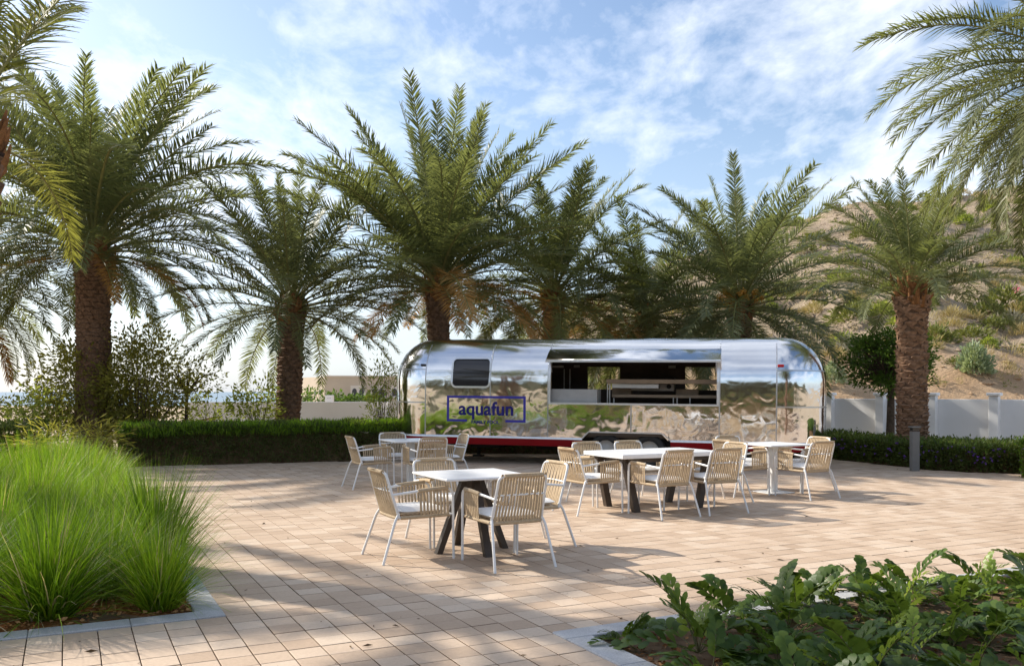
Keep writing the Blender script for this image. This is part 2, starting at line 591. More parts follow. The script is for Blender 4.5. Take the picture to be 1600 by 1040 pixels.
# ------------------------------------------------------------------ ground, sea, hill
TH = math.atan(697 / F)
U = Vector((-math.sin(TH), math.cos(TH)))      # paving direction away from the camera
V = Vector((math.cos(TH), math.sin(TH)))       # paving direction to the right


def ground_pt(px, py):
    y = F * CAMH / (py - 612)
    return Vector(((px - 800) / F * y, y, 0))


def smooth(t):
    t = min(1, max(0, t)); return t * t * (3 - 2 * t)


def shore(x, y):
    """0 on land, 1 in the sea"""
    far = smooth((y - 95) / 60)
    left = smooth((-0.24 * y - x) / 14 + .5)
    return far * left


CREST = [(-26, 0), (-13, .4), (-6, 2.6), (0, 6.3), (5, 8.4), (12, 11.2), (24, 16.2), (45, 18.5), (80, 17), (130, 12)]


def hill_z(x, y):
    xs = [c[0] for c in CREST]; zs = [c[1] for c in CREST]
    h = float(np.interp(x - (y - 75) * .1, xs, zs))
    t = (y - 29.5) / 46
    if t <= 0: return -.3
    base = 1.9 * smooth((y - 29.5) / 7) * smooth((x + 2) / 9)
    prof = smooth(min(t, 1.0)) * .65 + min(t, 1.0) * .35
    if t > 1: prof = 1 - .25 * smooth((t - 1) / 1.2)
    nz = noise.fractal(Vector((x * .07, y * .07, 3)), 1.0, 2.0, 6) * .9 - .9 * (1 - abs(noise.noise(Vector((x * .13, y * .045, 5))))) ** 4 + noise.fractal(Vector((x * .45, y * .45, 9)), .8, 2.0, 4) * .26
    return max(-.3, base + max(0, h - 1.0) * prof + nz * min(1, max(0, t) * 3.5) * min(1, h / 4) - .12)


def grid_mesh(name, xs, ys, fn, m, smooth_=True):
    Vv = [(x, y, fn(x, y)) for y in ys for x in xs]
    nx = len(xs)
    Q = [(j * nx + i, j * nx + i + 1, (j + 1) * nx + i + 1, (j + 1) * nx + i) for j in range(len(ys) - 1) for i in range(nx - 1)]
    return np_mesh(name, Vv, Q, m, smooth=smooth_)


gx = np.concatenate([np.linspace(-900, -80, 12), np.linspace(-70, 70, 57), np.linspace(80, 900, 12)])
gy = np.concatenate([np.linspace(-300, -30, 8), np.linspace(-20, 170, 77), np.linspace(180, 1200, 14)])
ground = link('ground', grid_mesh('ground', gx, gy, lambda x, y: -.06 - 1.2 * shore(x, y) + .05 * noise.noise((x * .2, y * .2, 0)) * (1 if y > 31 else 0), M_SAND))
tag(ground, 'pale sandy ground behind the hedge', kind='structure')
sea = MB()
sea.add([(-9000, 60, -.62), (9000, 60, -.62), (9000, 15000, -.62), (-9000, 15000, -.62)], [(0, 1, 2, 3)])
tag(sea.build('sea', M_SEA), 'flat blue sea on the horizon', kind='structure')
hx = np.linspace(-26, 95, 210); hy = np.linspace(29.5, 130, 190)
tag(link('hill', grid_mesh('hill', hx, hy, hill_z, M_HILL)), 'rocky scrub covered hillside with sandy foot', kind='structure')
# what lies behind the camera and shows in the polished trailer
bx_ = np.linspace(-130, 130, 70); by_ = np.linspace(-150, -38, 34)
tag(link('hill', grid_mesh('hill', bx_, by_, lambda x, y: -.3 + 13 * smooth((-y - 40) / 60) * (.75 + .5 * noise.noise((x * .03, y * .03, 2))) + .8 * noise.noise((x * .2, y * .2, 5)), M_HILLB)), 'brown hill behind the terrace', kind='structure')

# ------------------------------------------------------------------ paving
LHEDGE = [Vector((-13.0, 16.6)), Vector((-9.6, 17.6)), Vector((-7.55, 18.3)), Vector((-5.0, 19.2)), Vector((-2.45, 20.05))]
RHEDGE = [Vector((6.7, 21.6)), Vector((7.35, 20.3)), Vector((7.85, 18.7)), Vector((8.25, 17.4)), Vector((9.05, 16.75)), Vector((10.2, 16.5)), Vector((12.5, 16.4))]
PAVE = [(-13, -6), (16, -6), (16, 16.4)] + [(p.x, p.y) for p in reversed(RHEDGE)] + [(6.7, 24), (-2.45, 24)] + [(p.x, p.y) for p in reversed(LHEDGE)]


def inside(p, poly):
    x, y = p; c = False
    for i in range(len(poly)):
        x1, y1 = poly[i]; x2, y2 = poly[i - 1]
        if (y1 > y) != (y2 > y) and x < (x2 - x1) * (y - y1) / (y2 - y1) + x1: c = not c
    return c


C0 = ground_pt(353, 962).to_2d()       # left bed: outer kerb corner
C1 = ground_pt(862.5, 988.5).to_2d()   # right bed: outer kerb corner
BEDS = [(C0, -V, U, 9.5, 11.2), (C1, V, -U, 12.0, 6.2)]   # corner, two directions, two lengths


def in_bed(p, pad=0.0):
    for c, a, b, la, lb in BEDS:
        d = Vector(p) - c
        s, t = d.dot(a), d.dot(b)
        if -pad < s < la and -pad < t < lb: return True
    return False


pave = MB()
pave.add([(x, y, -.012) for x, y in PAVE], [tuple(range(len(PAVE)))])
pavement = pave.build('pavement', M_JOINT)
tag(pavement, 'square sandstone paving of the terrace', kind='structure')
TS, GAP = 0.2, 0.0065


def tile_geo(mb, c=None, tz=0.0, tilt=(0, 0), half=None):
    h = TS / 2 - GAP / 2; b = .0025
    top = [(-h + b, -h + b), (h - b, -h + b), (h - b, h - b), (-h + b, h - b)]
    bot = [(-h, -h), (h, -h), (h, h), (-h, h)]
    vs = []
    for (q, z) in ((bot, -.011), (bot, -.0018), (top, 0.0)):
        for (s, t) in q:
            zz = z + (tz + s * tilt[0] + t * tilt[1] if z > -.01 else 0)
            if c is None: vs.append((s, t, zz))
            else:
                w = c + V * s + U * t
                vs.append((w.x, w.y, zz))
    mb.add(vs, [(8, 9, 10, 11)] + [(4 + i, 4 + (i + 1) % 4, 8 + (i + 1) % 4, 8 + i) for i in range(4)])
    b0 = len(mb.v) - 12     # sides below the arris are stained with joint sand
    for i in range(4):
        mb.f.append((b0 + i, b0 + (i + 1) % 4, b0 + 4 + (i + 1) % 4, b0 + 4 + i)); mb.m.append(1); mb.sm.append(False)


cells = []
org = C0
for i in range(-90, 110):
    for j in range(-75, 125):
        c = org + V * (TS * (i + .5)) + U * (TS * (j + .5))
        if inside(c, PAVE) and not in_bed(c, .0):
            cells.append(c)
vis = []
for c in cells:
    if c.y > 4.9 and abs(c.x / c.y) < .60: vis.append(c)
vis.sort(key=lambda c: c.y)
near = vis[:300]
nearset = set(id(c) for c in near)
tmb = MB(); tile_geo(tmb)
tile_me = tmb.mesh('tile', [M_TILE, M_JOINT])
pr = random.Random(3)
for c in near:
    o = link('tile', tile_me, pavement, (c.x, c.y, pr.uniform(-.0012, .0012)))
    o.rotation_euler = (pr.uniform(-.004, .004), pr.uniform(-.004, .004), TH + pr.uniform(-.004, .004))
fld = MB()
for c in cells:
    if id(c) in nearset: continue
    tile_geo(fld, c, pr.uniform(-.0012, .0012), (pr.uniform(-.004, .004), pr.uniform(-.004, .004)))
tag(fld.build('tile_field', [M_TILEF, M_JOINT], pavement), kind='stuff')

# beds: soil and granite kerbs
for bi, (c, a, b, la, lb) in enumerate(BEDS):
    sw = .185
    q = [c + a * sw + b * sw, c + a * la + b * sw, c + a * la + b * lb, c + a * sw + b * lb]
    nx, ny = 60, 50
    Vv = []
    for jj in range(ny):
        for ii in range(nx):
            w = c + a * (sw + (la - sw) * ii / (nx - 1)) + b * (sw + (lb - sw) * jj / (ny - 1))
            Vv.append((w.x, w.y, -.006 + .022 * noise.noise((w.x * 5, w.y * 5, 1)) + .014 * noise.noise((w.x * 17, w.y * 17, 4)) - (.02 if bi else 0.0)))
    Q = [(j * nx + i, j * nx + i + 1, (j + 1) * nx + i + 1, (j + 1) * nx + i) for j in range(ny - 1) for i in range(nx - 1)]
    so = link('planting_bed', np_mesh('planting_bed', Vv, Q, M_SOIL, smooth=True))
    tag(so, ['reddish brown soil under the fountain grass', 'reddish brown mulch under the broad leaved plants'][bi], kind='structure')
    kerb = empty('kerb', (c.x, c.y, 0))
    tag(kerb, ['grey granite kerb round the grass bed', 'grey granite kerb round the plant bed'][bi], kind='structure')
    SL = .6
    for (d, e, ln) in ((a, b, la), (b, a, lb)):
        n = int(ln / SL)
        s0 = 0.0 if d is a else sw
        for k in range(n):
            x0 = s0 + k * SL; x1 = x0 + SL - .003
            mid = d * ((x0 + x1) / 2) + e * (sw / 2)
            kb = MB()
            rot = Matrix(((d.x, -d.y, 0), (d.y, d.x, 0), (0, 0, 1)))
            kb.box((mid.x, mid.y, -.04), (x1 - x0, sw - .002, .104), rot, 0, .006)
            kb.build('kerb_stone', M_KERB, kerb)

# ------------------------------------------------------------------ perimeter walls


def wall_run(name, label, p0, p1, top, piers, pier_w=.26, pier_d=.42, pz=.1):
    p0, p1 = Vector(p0), Vector(p1)
    d = (p1 - p0); L = d.length; d.normalize(); n = Vector((d.y, -d.x))
    if n.y > 0: n = -n
    root = empty(name, (p0.x, p0.y, 0), math.atan2(d.y, d.x))
    tag(root, label, 'wall')
    sgn = 1 if (Vector((-d.y, d.x)) - n).length < .1 else -1
    w = MB(); w.box((L / 2, 0, top / 2 - .15), (L, .2, top + .3), None, 0, .008); w.build('wall_panel', M_WALL, root)
    for t in piers:
        b = MB()
        b.box((t, sgn * (.1 + pier_d / 2 - .01), (top + pz) / 2 - .15), (pier_w, pier_d, top + pz + .3), None, 0, .01)
        pp = b.build('pier', M_WALL, root)
        c = MB(); c.box((t, sgn * (.1 + pier_d / 2 - .01), top + pz + .045), (pier_w + .1, pier_d + .1, .085), None, 0, .015)
        c.build('pier_cap', M_WALL, pp)
    return root


WD = Vector((.75, -.66)).normalized()
WC = Vector((12.05, 25.8))


def wall_t(px):
    k = (px - 800) / F
    return (WC.y * k - WC.x) / (WD.x - WD.y * k) + 5.2


wall_run('perimeter_wall', 'white rendered garden wall with capped piers below the hillside', WC - WD * 5.2, WC + WD * 9, 1.33, [wall_t(q) for q in (1300, 1380, 1460, 1557, 1660, 1790)], .24, .26)
wall_run('perimeter_wall', 'low shaded white wall behind the left hedge before the beach', (-11.0, 30.0), (3.0, 31.5), 1.2, [6.9])

# ------------------------------------------------------------------ food trailer
T0, T1 = Vector((-1.85, 19.2)), Vector((4.07, 17.6))
TD = (T1 - T0); TLEN = TD.length
HL, HW, RC = 4.66, 1.22, 1.0
Z0, ZT, ZB = 1.74, 2.69, .56
RA = .86
SMID = .589
tdir = TD.normalized(); tnorm = Vector((-tdir.y, tdir.x))       # away from the camera
near_mid = T0 + TD * SMID
tc_ = near_mid + tnorm * HW
trailer = empty('food_trailer', (tc_.x, tc_.y, 0), math.atan2(tdir.y, tdir.x))
trailer.rotation_euler = (0, R(.55), math.atan2(tdir.y, tdir.x))
tag(trailer, 'polished silver food trailer with open serving hatch and blue lettering', 'trailer')


def tp(px, py, off=0.0):
    """photo pixel on the trailer's near side -> local x, z"""
    k = (px - 800) / F
    o0 = T0 - tnorm * off
    s = (o0.y * k - o0.x) / (TD.x - TD.y * k)
    y = o0.y + TD.y * s
    x = (s - SMID) * TLEN
    z = CAMH - (py - 612) * y / F
    return x, z + x * math.sin(R(.55))


def inset(z):
    if z <= Z0: return .010 * ((Z0 - z) / (Z0 - ZB)) ** 2
    t = min(1, (z - Z0) / (ZT - Z0))
    return RA * (1 - math.sqrt(max(0, 1 - t * t)))


def side_y(z, out=0.0): return -(HW - inset(z)) - out


hx0, hzb = tp(858, 628.5); hx1, _ = tp(1120, 628.5)
hzt = 2.36
wx0, wz0 = tp(706, 603); wx1, wz1 = tp(763, 560)
W0 = [tp(909, 687)[0], tp(919, 677)[0], tp(1033, 677)[0], tp(1047, 690)[0]]
WZT = .70
r1x = (tp(916, 580, -2.3)[0], tp(967, 580, -2.3)[0])
r2x = (tp(1069, 580, -2.3)[0], tp(1126, 580, -2.3)[0])
rz0, rz1 = 1.60, 2.12
seams = [tp(765, 600)[0], hx0 - .04, hx1 + .04, tp(985, 600)[0]]
xs = sorted(set([-(HL - RC), HL - RC, hx0, hx1] + seams[:3] + W0 + list(r1x) + list(r2x) + list(np.linspace(-(HL - RC), HL - RC, 15))))
xs2 = [xs[0]]
for x in xs[1:]:
    if x - xs2[-1] > 1e-4: xs2.append(x)
xs = xs2
zs = sorted(set([ZB, WZT, .9, 1.1, hzb, 1.28 if abs(1.28 - hzb) > .03 else hzb, 1.45, rz0, Z0, rz1, hzt, 2.0] + [Z0 + (ZT - Z0) * math.sin(R(a)) for a in range(6, 91, 7)] + [ZT]))
zz = [zs[0]]
for z in zs[1:]:
    if z - zz[-1] > .012: zz.append(z)
zs = zz
if abs(zs[-1] - ZT) > 1e-6: zs[-1] = ZT
# plan skeleton: centre, outward normal, side id, x
sk = []
NCORN = 20
for x in xs: sk.append(((x, -(HW - RC)), (0, -1), 'near', x))
for k in range(1, NCORN): a = -math.pi / 2 + math.pi / 2 * k / NCORN; sk.append(((HL - RC, -(HW - RC)), (math.cos(a), math.sin(a)), 'right', a))
for y in np.linspace(-(HW - RC), HW - RC, 4): sk.append(((HL - RC, y), (1, 0), 'right', 0))
for k in range(1, NCORN): a = math.pi / 2 * k / NCORN; sk.append(((HL - RC, HW - RC), (math.cos(a), math.sin(a)), 'right', a))
for x in reversed(xs): sk.append(((x, HW - RC), (0, 1), 'far', x))
for k in range(1, NCORN): a = math.pi / 2 + math.pi / 2 * k / NCORN; sk.append(((-(HL - RC), HW - RC), (math.cos(a), math.sin(a)), 'left', a))
for y in np.linspace(HW - RC, -(HW - RC), 4): sk.append(((-(HL - RC), y), (-1, 0), 'left', math.pi))
for k in range(1, NCORN): a = math.pi + math.pi / 2 * k / NCORN; sk.append(((-(HL - RC), -(HW - RC)), (math.cos(a), math.sin(a)), 'left', a))
NS = len(sk)


def spt(j, z, out=0.0):
    (c, n, s, q) = sk[j % NS]
    r = RC - inset(z) + out
    if s in ('left', 'right'): r -= .05 * max(0, (z - ZB) / (ZT - ZB)) ** 2 * 0
    return (c[0] + n[0] * r, c[1] + n[1] * r, z)


def in_range(v, a, b): return a - 1e-4 <= v <= b + 1e-4


panels = {}
for j in range(NS):
    s0, s1 = sk[j], sk[(j + 1) % NS]
    for i in range(len(zs) - 1):
        za, zb_ = zs[i], zs[i + 1]; zm = (za + zb_) / 2
        flat = s0[2] == s1[2] and s0[2] in ('near', 'far')
        side = s0[2] if s0[2] in ('left', 'right') else (s1[2] if s1[2] in ('left', 'right') else s0[2])
        quad = [(j, i), (j + 1, i), (j + 1, i + 1), (j, i + 1)]
        if flat:
            xa, xb = sorted((s0[3], s1[3])); xm = (xa + xb) / 2
            if s0[2] == 'near' and hx0 < xm < hx1 and hzb < zm < hzt: continue
            if s0[2] == 'far' and (r1x[0] < xm < r1x[1] or r2x[0] < xm < r2x[1]) and rz0 < zm < rz1: continue
            if zm < WZT and W0[0] < xm < W0[3]:
                if W0[1] < xm < W0[2]: continue
                rising = (xm < W0[1]) == (s0[2] == 'near')
                # slanted ends of the wheel opening
                quad = [(j, i), (j + 1, i + 1), (j, i + 1)] if rising else [(j + 1, i), (j + 1, i + 1), (j, i + 1)]
            col = sum(xm > q for q in seams[:3])
            key = (s0[2], col, 0 if zm < 2.0 else 1)
            if s0[2] == 'near' and col == 2 and zm < 2.0: key = (s0[2], col, 2 if xm > seams[3] else 0)
        else:
            ang = s0[3]
            if side == 'right': g = 0 if j < len(xs) + NCORN // 2 - 1 else (1 if j < len(xs) + NCORN + 12 else 2)
            else: g = 0 if j > NS - NCORN // 2 - 1 else 1
            lv = 0 if zm < 1.28 else (1 if zm < 2.0 else (2 if zm < 2.42 else 3))
            key = (side, g, lv)
        panels.setdefault(key, []).append(quad)
for key, quads in panels.items():
    mb = MB(); idx = {}; vs = []; fs = []
    for q in quads:
        f = []
        for (j, i) in q:
            kk = (j % NS, i)
            if kk not in idx: idx[kk] = len(vs); vs.append(spt(j, zs[i]))
            f.append(idx[kk])
        fs.append(f)
    mb.add(vs, fs, 0, True)
    mb.build('body_panel', M_ALU, trailer)
rf = MB(); rf.add([spt(j, ZT) for j in range(NS)], [tuple(range(NS))]); rf.build('roof_panel', M_ALU, trailer)

# seams and rivets
rv = MB()


def rivet(x, y, z, nx, ny, r=.006):
    t = Vector((-ny, nx, 0)); n = Vector((nx, ny, 0)); c = Vector((x, y, z))
    rv.add([c + t * r, c - t * r, c + Vector((0, 0, r)), c - Vector((0, 0, r)), c + n * r * .7], [(0, 2, 4), (2, 1, 4), (1, 3, 4), (3, 0, 4)])


def vseam(x, z0, z1, w=.026):
    sm = MB()
    zl = [z for z in np.linspace(z0, z1, 22)]
    for a, b in zip(zl, zl[1:]):
        sm.add([(x - w / 2, side_y(a, .003), a), (x + w / 2, side_y(a, .003), a), (x + w / 2, side_y(b, .003), b), (x - w / 2, side_y(b, .003), b)], [(0, 1, 2, 3)], 0, True)
    for z in np.arange(z0, z1, .045):
        for dx in (-w * .3, w * .3): rivet(x + dx, side_y(z, .003), z, 0, -1)
    sm.build('seam_strip', M_SEAM, trailer)


for x in (seams[0], seams[1], seams[2], -(HL - RC), HL - RC): vseam(x, ZB + .02, 2.55)
vseam(seams[3], ZB + .16, hzb - .03, .03)
for z in (1.28, 2.0):
    for rng_ in (range(len(xs) - 1, len(xs) + NCORN + 14), range(NS - NCORN - 3, NS)):
        sm = MB()
        for j in rng_:
            p = [spt(j, z - .016, .003), spt(j + 1, z - .016, .003), spt(j + 1, z + .016, .003), spt(j, z + .016, .003)]
            sm.add(p, [(0, 1, 2, 3)], 0, True)
            m_ = (Vector(p[0]) + Vector(p[2])) / 2; nn = sk[j % NS][1]
            rivet(m_.x, m_.y, z, nn[0], nn[1])
        sm.build('seam_strip', M_SEAM, trailer)
tag(rv.build('rivets', M_TRIM, trailer), kind='stuff')

# trim rail, red skirt, chassis
TRS = (MB(), MB()); RDS = (MB(), MB())
for j in range(NS):
    s0, s1 = sk[j], sk[(j + 1) % NS]
    if s0[2] == s1[2] and s0[2] in ('near', 'far') and W0[0] - .01 < (s0[3] + s1[3]) / 2 < W0[3] + .01: continue
    a = [spt(j, ZB - .012), spt(j + 1, ZB - .012)]
    hf_ = 0 if a[0][0] + a[1][0] < W0[0] + W0[3] else 1
    tr, rd = TRS[hf_], RDS[hf_]

    def off(p, jj, d, z):
        n = sk[jj % NS][1]; return (p[0] + n[0] * d, p[1] + n[1] * d, z)
    A0, B0 = off(a[0], j, .012, ZB - .02), off(a[1], j + 1, .012, ZB - .02)
    A1, B1 = off(a[0], j, .012, ZB + .022), off(a[1], j + 1, .012, ZB + .022)
    A2, B2 = off(a[0], j, -.004, ZB + .026), off(a[1], j + 1, -.004, ZB + .026)
    tr.add([A0, B0, B1, A1, A2, B2], [(0, 1, 2, 3), (3, 2, 5, 4)], 0, True)
    C0_, D0_ = off(a[0], j, -.012, ZB - .02), off(a[1], j + 1, -.012, ZB - .02)
    C1_, D1_ = off(a[0], j, -.05, ZB - .165), off(a[1], j + 1, -.05, ZB - .165)
    E1, F1 = off(a[0], j, -.10, ZB - .165), off(a[1], j + 1, -.10, ZB - .165)
    rd.add([C0_, D0_, D1_, C1_, E1, F1, A0, B0], [(3, 2, 1, 0), (4, 5, 2, 3), (0, 1, 7, 6)], 0, True)
for tr, rd in zip(TRS, RDS): tr.build('trim_rail', M_TRIM, trailer); rd.build('red_skirt', M_RED, trailer)
wt = MB()
pp = [(W0[0], ZB), (W0[1], WZT), (W0[2], WZT), (W0[3], ZB)]
for (x0, z0), (x1, z1) in zip(pp, pp[1:]):
    dx, dz = x1 - x0, z1 - z0; l_ = math.hypot(dx, dz); nx_, nz_ = -dz / l_ * .028, dx / l_ * .028
    y0, y1 = side_y(z0, .012), side_y(z1, .012)
    wt.add([(x0, y0, z0), (x1, y1, z1), (x1 + nx_, y1, z1 + nz_), (x0 + nx_, y0, z0 + nz_), (x0, y0 + .05, z0), (x1, y1 + .05, z1)], [(0, 1, 2, 3), (0, 4, 5, 1)])
wt.build('wheel_arch_trim', M_TRIM, trailer)
ub = MB()
ub.box((0, 0, .50), (HL * 2 - 1.0, .9, .10))
ub.box((0, -.55, .42), (HL * 2 - 1.6, .08, .14)); ub.box((0, .55, .42), (HL * 2 - 1.6, .08, .14))
for x in (-2.8, -1.4, 2.4, 3.2): ub.box((x, 0, .44), (.1, 1.9, .08))
ub.box(((W0[0] + W0[3]) / 2, 0, .33), (1.9, .10, .10))
ub.box((-1.0, .2, .36), (.9, .5, .22)); ub.box((-2.6, .1, .36), (.7, .6, .2))
ub.build('chassis', M_DARK, trailer)
well = MB()
xm0, xm1 = W0[0] - .02, W0[3] + .02
well.add([(xm0, -.86, .45), (xm1, -.86, .45), (xm1, -.86, .95), (xm0, -.86, .95), (xm0, -1.17, .95), (xm1, -1.17, .95), (xm0, -1.17, .56), (xm1, -1.17, .56)], [(0, 1, 2, 3), (3, 2, 5, 4), (0, 3, 4, 6), (2, 1, 7, 5)])
well.build('wheel_well', M_DARK, trailer)
AX = Matrix.Rotation(R(90), 3, 'X')
for cx in (tp(945, 690)[0], tp(1013, 690)[0]):
    for sy in (-1, 1):
        yy = sy * 1.04
        M_ = Matrix.Rotation(R(90 if sy < 0 else -90), 3, 'X')
        t = MB(); t.lathe([(.20, -.1), (.30, -.105), (.335, -.08), (.345, -.04), (.345, .04), (.335, .08), (.30, .105), (.21, .1), (.20, .08)], 36, M_, (cx, yy, .345))
        wh = t.build('tyre', M_BLACK, trailer)
        r_ = MB(); r_.lathe([(.205, .085), (.195, .07), (.17, .05), (.15, .03), (.10, .035), (.06, .06), (.0, .065)], 28, M_, (cx, yy, .345)); r_.build('rim', M_GREYC, wh)
jk = MB()
for (x, y) in ((tp(888, 712)[0], -.8), (3.1, -.7), (-3.0, .6), (3.1, .6)):
    jk.tube([(x, y, .5), (x, y, .05)], .045, 8); jk.box((x, y, .02), (.22, .22, .035))
jk.build('levelling_jack', M_DARK, trailer)
hitch = MB(); hitch.box((-HL - .3, 0, .42), (1.0, .1, .1)); hitch.box((-HL - .8, 0, .46), (.16, .14, .14), None, 0, .02); hitch.build('tow_hitch', M_DARK, trailer)

# window in the side


def side_patch(name, m, x0, x1, z0, z1, out, r, parent, ring=None):
    """rounded rectangle lying on the curved side; ring = width of a frame instead of a full pane"""
    def outline(g):
        pts = []
        for (cx, cz, a0) in ((x1 - r, z1 - r, 0), (x0 + r, z1 - r, 90), (x0 + r, z0 + r, 180), (x1 - r, z0 + r, 270)):
            for k in range(7):
                a = R(a0 + 15 * k); pts.append((cx + (r - g) * math.cos(a), cz + (r - g) * math.sin(a)))
        return pts
    mb = MB()
    o = outline(0)
    if ring:
        i_ = outline(ring); n = len(o)
        vs = [(x, side_y(z, out), z) for x, z in o] + [(x, side_y(z, out), z) for x, z in i_] + [(x, side_y(z, -.01), z) for x, z in o] + [(x, side_y(z, -.006), z) for x, z in i_]
        fs = []
        for k in range(n):
            k2 = (k + 1) % n
            fs += [(k, k2, n + k2, n + k), (2 * n + k, 2 * n + k2, k2, k), (n + k, n + k2, 3 * n + k2, 3 * n + k)]
        mb.add(vs, fs, 0, False)
    else:
        rows = 9
        vs, fs = [], []
        for q in range(rows):
            z = z0 + (z1 - z0) * q / (rows - 1)
            cut = 0
            if z < z0 + r: cut = r - math.sqrt(max(0, r * r - (z0 + r - z) ** 2))
            if z > z1 - r: cut = r - math.sqrt(max(0, r * r - (z - z1 + r) ** 2))
            vs += [(x0 + cut, side_y(z, out), z), (x1 - cut, side_y(z, out), z)]
        fs = [(2 * q, 2 * q + 1, 2 * q + 3, 2 * q + 2) for q in range(rows - 1)]
        mb.add(vs, fs, 0, True)
    return mb.build(name, m, parent)


win = side_patch('window', M_TRIM, wx0 - .035, wx1 + .035, wz0 - .035, wz1 + .035, .022, .12, trailer, .04)
side_patch('gasket', M_BLACK, wx0, wx1, wz0, wz1, .016, .10, win, .025)
side_patch('pane', M_GLASS, wx0 + .005, wx1 - .005, wz0 + .005, wz1 - .005, .008, .09, win)

# serving hatch: frame, flap, interior
hf = MB()
for (x0, x1, z0, z1) in ((hx0 - .03, hx1 + .03, hzb - .035, hzb + .005), (hx0 - .035, hx0 + .015, hzb + .005, hzt), (hx1 - .015, hx1 + .035, hzb + .005, hzt)):
    zl = np.linspace(z0, z1, 8)
    for a, b in zip(zl, zl[1:]):
        y0, y1 = side_y(a, .016), side_y(b, .016)
        hf.add([(x0, y0, a), (x1, y0, a), (x1, y1, b), (x0, y1, b), (x0, y0 + .09, a), (x1, y0 + .09, a), (x1, y1 + .09, b), (x0, y1 + .09, b)], [(0, 1, 2, 3), (1, 5, 6, 2), (4, 0, 3, 7)])
    hf.add([(x0, side_y(z1, .016), z1), (x1, side_y(z1, .016), z1), (x1, side_y(z1) + .09, z1), (x0, side_y(z1) + .09, z1)], [(0, 1, 2, 3)])
hf.build('hatch_frame', M_TRIM, trailer)
fl = MB()
fx0, fx1 = hx0 - .05, hx1 + .06
prof = []
for t in np.linspace(0, 1, 9):
    prof.append((side_y(2.44, .01) - .46 * t, 2.44 - .13 * t - .13 * t * t))
vs = []
for (y, z) in prof: vs += [(fx0, y, z), (fx1, y, z)]
for (y, z) in prof: vs += [(fx0, y + .01, z - .025), (fx1, y + .01, z - .025)]
fs = []
for q in range(8):
    fs += [(2 * q, 2 * q + 2, 2 * q + 3, 2 * q + 1), (18 + 2 * q, 18 + 2 * q + 1, 18 + 2 * q + 3, 18 + 2 * q + 2), (2 * q, 18 + 2 * q, 18 + 2 * q + 2, 2 * q + 2), (2 * q + 1, 2 * q + 3, 18 + 2 * q + 3, 18 + 2 * q + 1)]
fs.append((16, 34, 35, 17))
fl.add(vs, fs, 0, True)
flap = fl.build('hatch_flap', M_ALU, trailer)
fe = MB(); fe.box(((fx0 + fx1) / 2, prof[-1][0] - .008, prof[-1][1] - .012), (fx1 - fx0 + .01, .02, .045), None, 0, .004); fe.build('flap_edge', M_TRIM, flap)
for x in (hx0 + .03, hx1 - .03):
    st = MB(); st.tube([(x, side_y(1.95, -.02), 1.95), (x, prof[-2][0], prof[-2][1] - .03)], .012, 6); st.build('flap_strut', M_TRIM, trailer)

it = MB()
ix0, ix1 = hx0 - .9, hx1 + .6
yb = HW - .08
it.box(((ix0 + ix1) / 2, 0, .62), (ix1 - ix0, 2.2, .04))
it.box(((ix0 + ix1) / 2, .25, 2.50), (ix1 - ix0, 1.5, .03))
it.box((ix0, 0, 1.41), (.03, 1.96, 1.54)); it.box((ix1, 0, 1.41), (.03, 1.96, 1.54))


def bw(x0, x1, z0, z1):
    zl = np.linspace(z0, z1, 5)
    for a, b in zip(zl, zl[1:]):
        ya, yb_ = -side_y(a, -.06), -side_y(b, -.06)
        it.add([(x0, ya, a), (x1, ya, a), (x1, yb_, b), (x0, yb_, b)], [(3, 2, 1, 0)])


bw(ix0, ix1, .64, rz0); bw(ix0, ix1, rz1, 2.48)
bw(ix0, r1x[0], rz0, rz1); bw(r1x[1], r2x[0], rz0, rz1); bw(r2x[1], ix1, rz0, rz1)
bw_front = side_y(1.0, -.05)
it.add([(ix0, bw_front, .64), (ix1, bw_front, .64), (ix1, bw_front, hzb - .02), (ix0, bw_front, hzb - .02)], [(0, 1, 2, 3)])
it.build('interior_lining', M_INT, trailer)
for (a, b) in (r1x, r2x):
    rw = MB()
    za = np.linspace(rz0, rz1, 6)
    for q, w in zip(za, za[1:]):
        rw.add([(a, -side_y(q, -.02), q), (b, -side_y(q, -.02), q), (b, -side_y(w, -.02), w), (a, -side_y(w, -.02), w)], [(0, 1, 2, 3)])
    rw.build('rear_pane', M_CLEAR, trailer)


def ibox(name, px0, px1, py0, py1, depth, thick, m, off):
    a = tp(px0, py1, -off); b = tp(px1, py0, -off)
    q = MB(); q.box(((a[0] + b[0]) / 2, -HW + off + thick / 2, (a[1] + b[1]) / 2), (abs(b[0] - a[0]), thick, abs(b[1] - a[1])), None, 0, .006)
    return q.build(name, m, trailer)


ibox('counter_front', 860, 932, 608, 632, 0, .5, M_GREYC, .16)
ibox('serving_shelf', 946, 1128, 593, 598.5, 0, .34, M_WOOD, .42)
ibox('appliance', 955, 1028, 599.5, 606, 0, .3, M_STEEL, .52)
ibox('appliance', 985, 1052, 600, 610, 0, .35, M_GREYC, .95)
ibox('lower_shelf', 955, 1125, 617.5, 620.5, 0, .5, M_WOOD, .6)
ibox('drawer_unit', 1055, 1090, 608, 617, 0, .35, M_WOOD, 1.0)
ibox('drawer_unit', 955, 985, 606, 617, 0, .4, M_WOOD, 1.0)
for px in (948, 951.5, 958, 1051, 1057, 1077):
    ibox('shelf_leg', px - .9, px + .9, 599 if px < 955 else 621, 640, 0, .03, M_STEEL, .5)
for px in (880, 889): ibox('cabinet_handle', px - .6, px + .6, 576, 607, 0, .03, M_STEEL, 1.3)
ibox('hood', 990, 1052, 590, 593, 0, .5, M_DARK, 1.5)
ibox('wall_box', 1043, 1054, 571, 575, 0, .04, M_GREYC, 2.0)
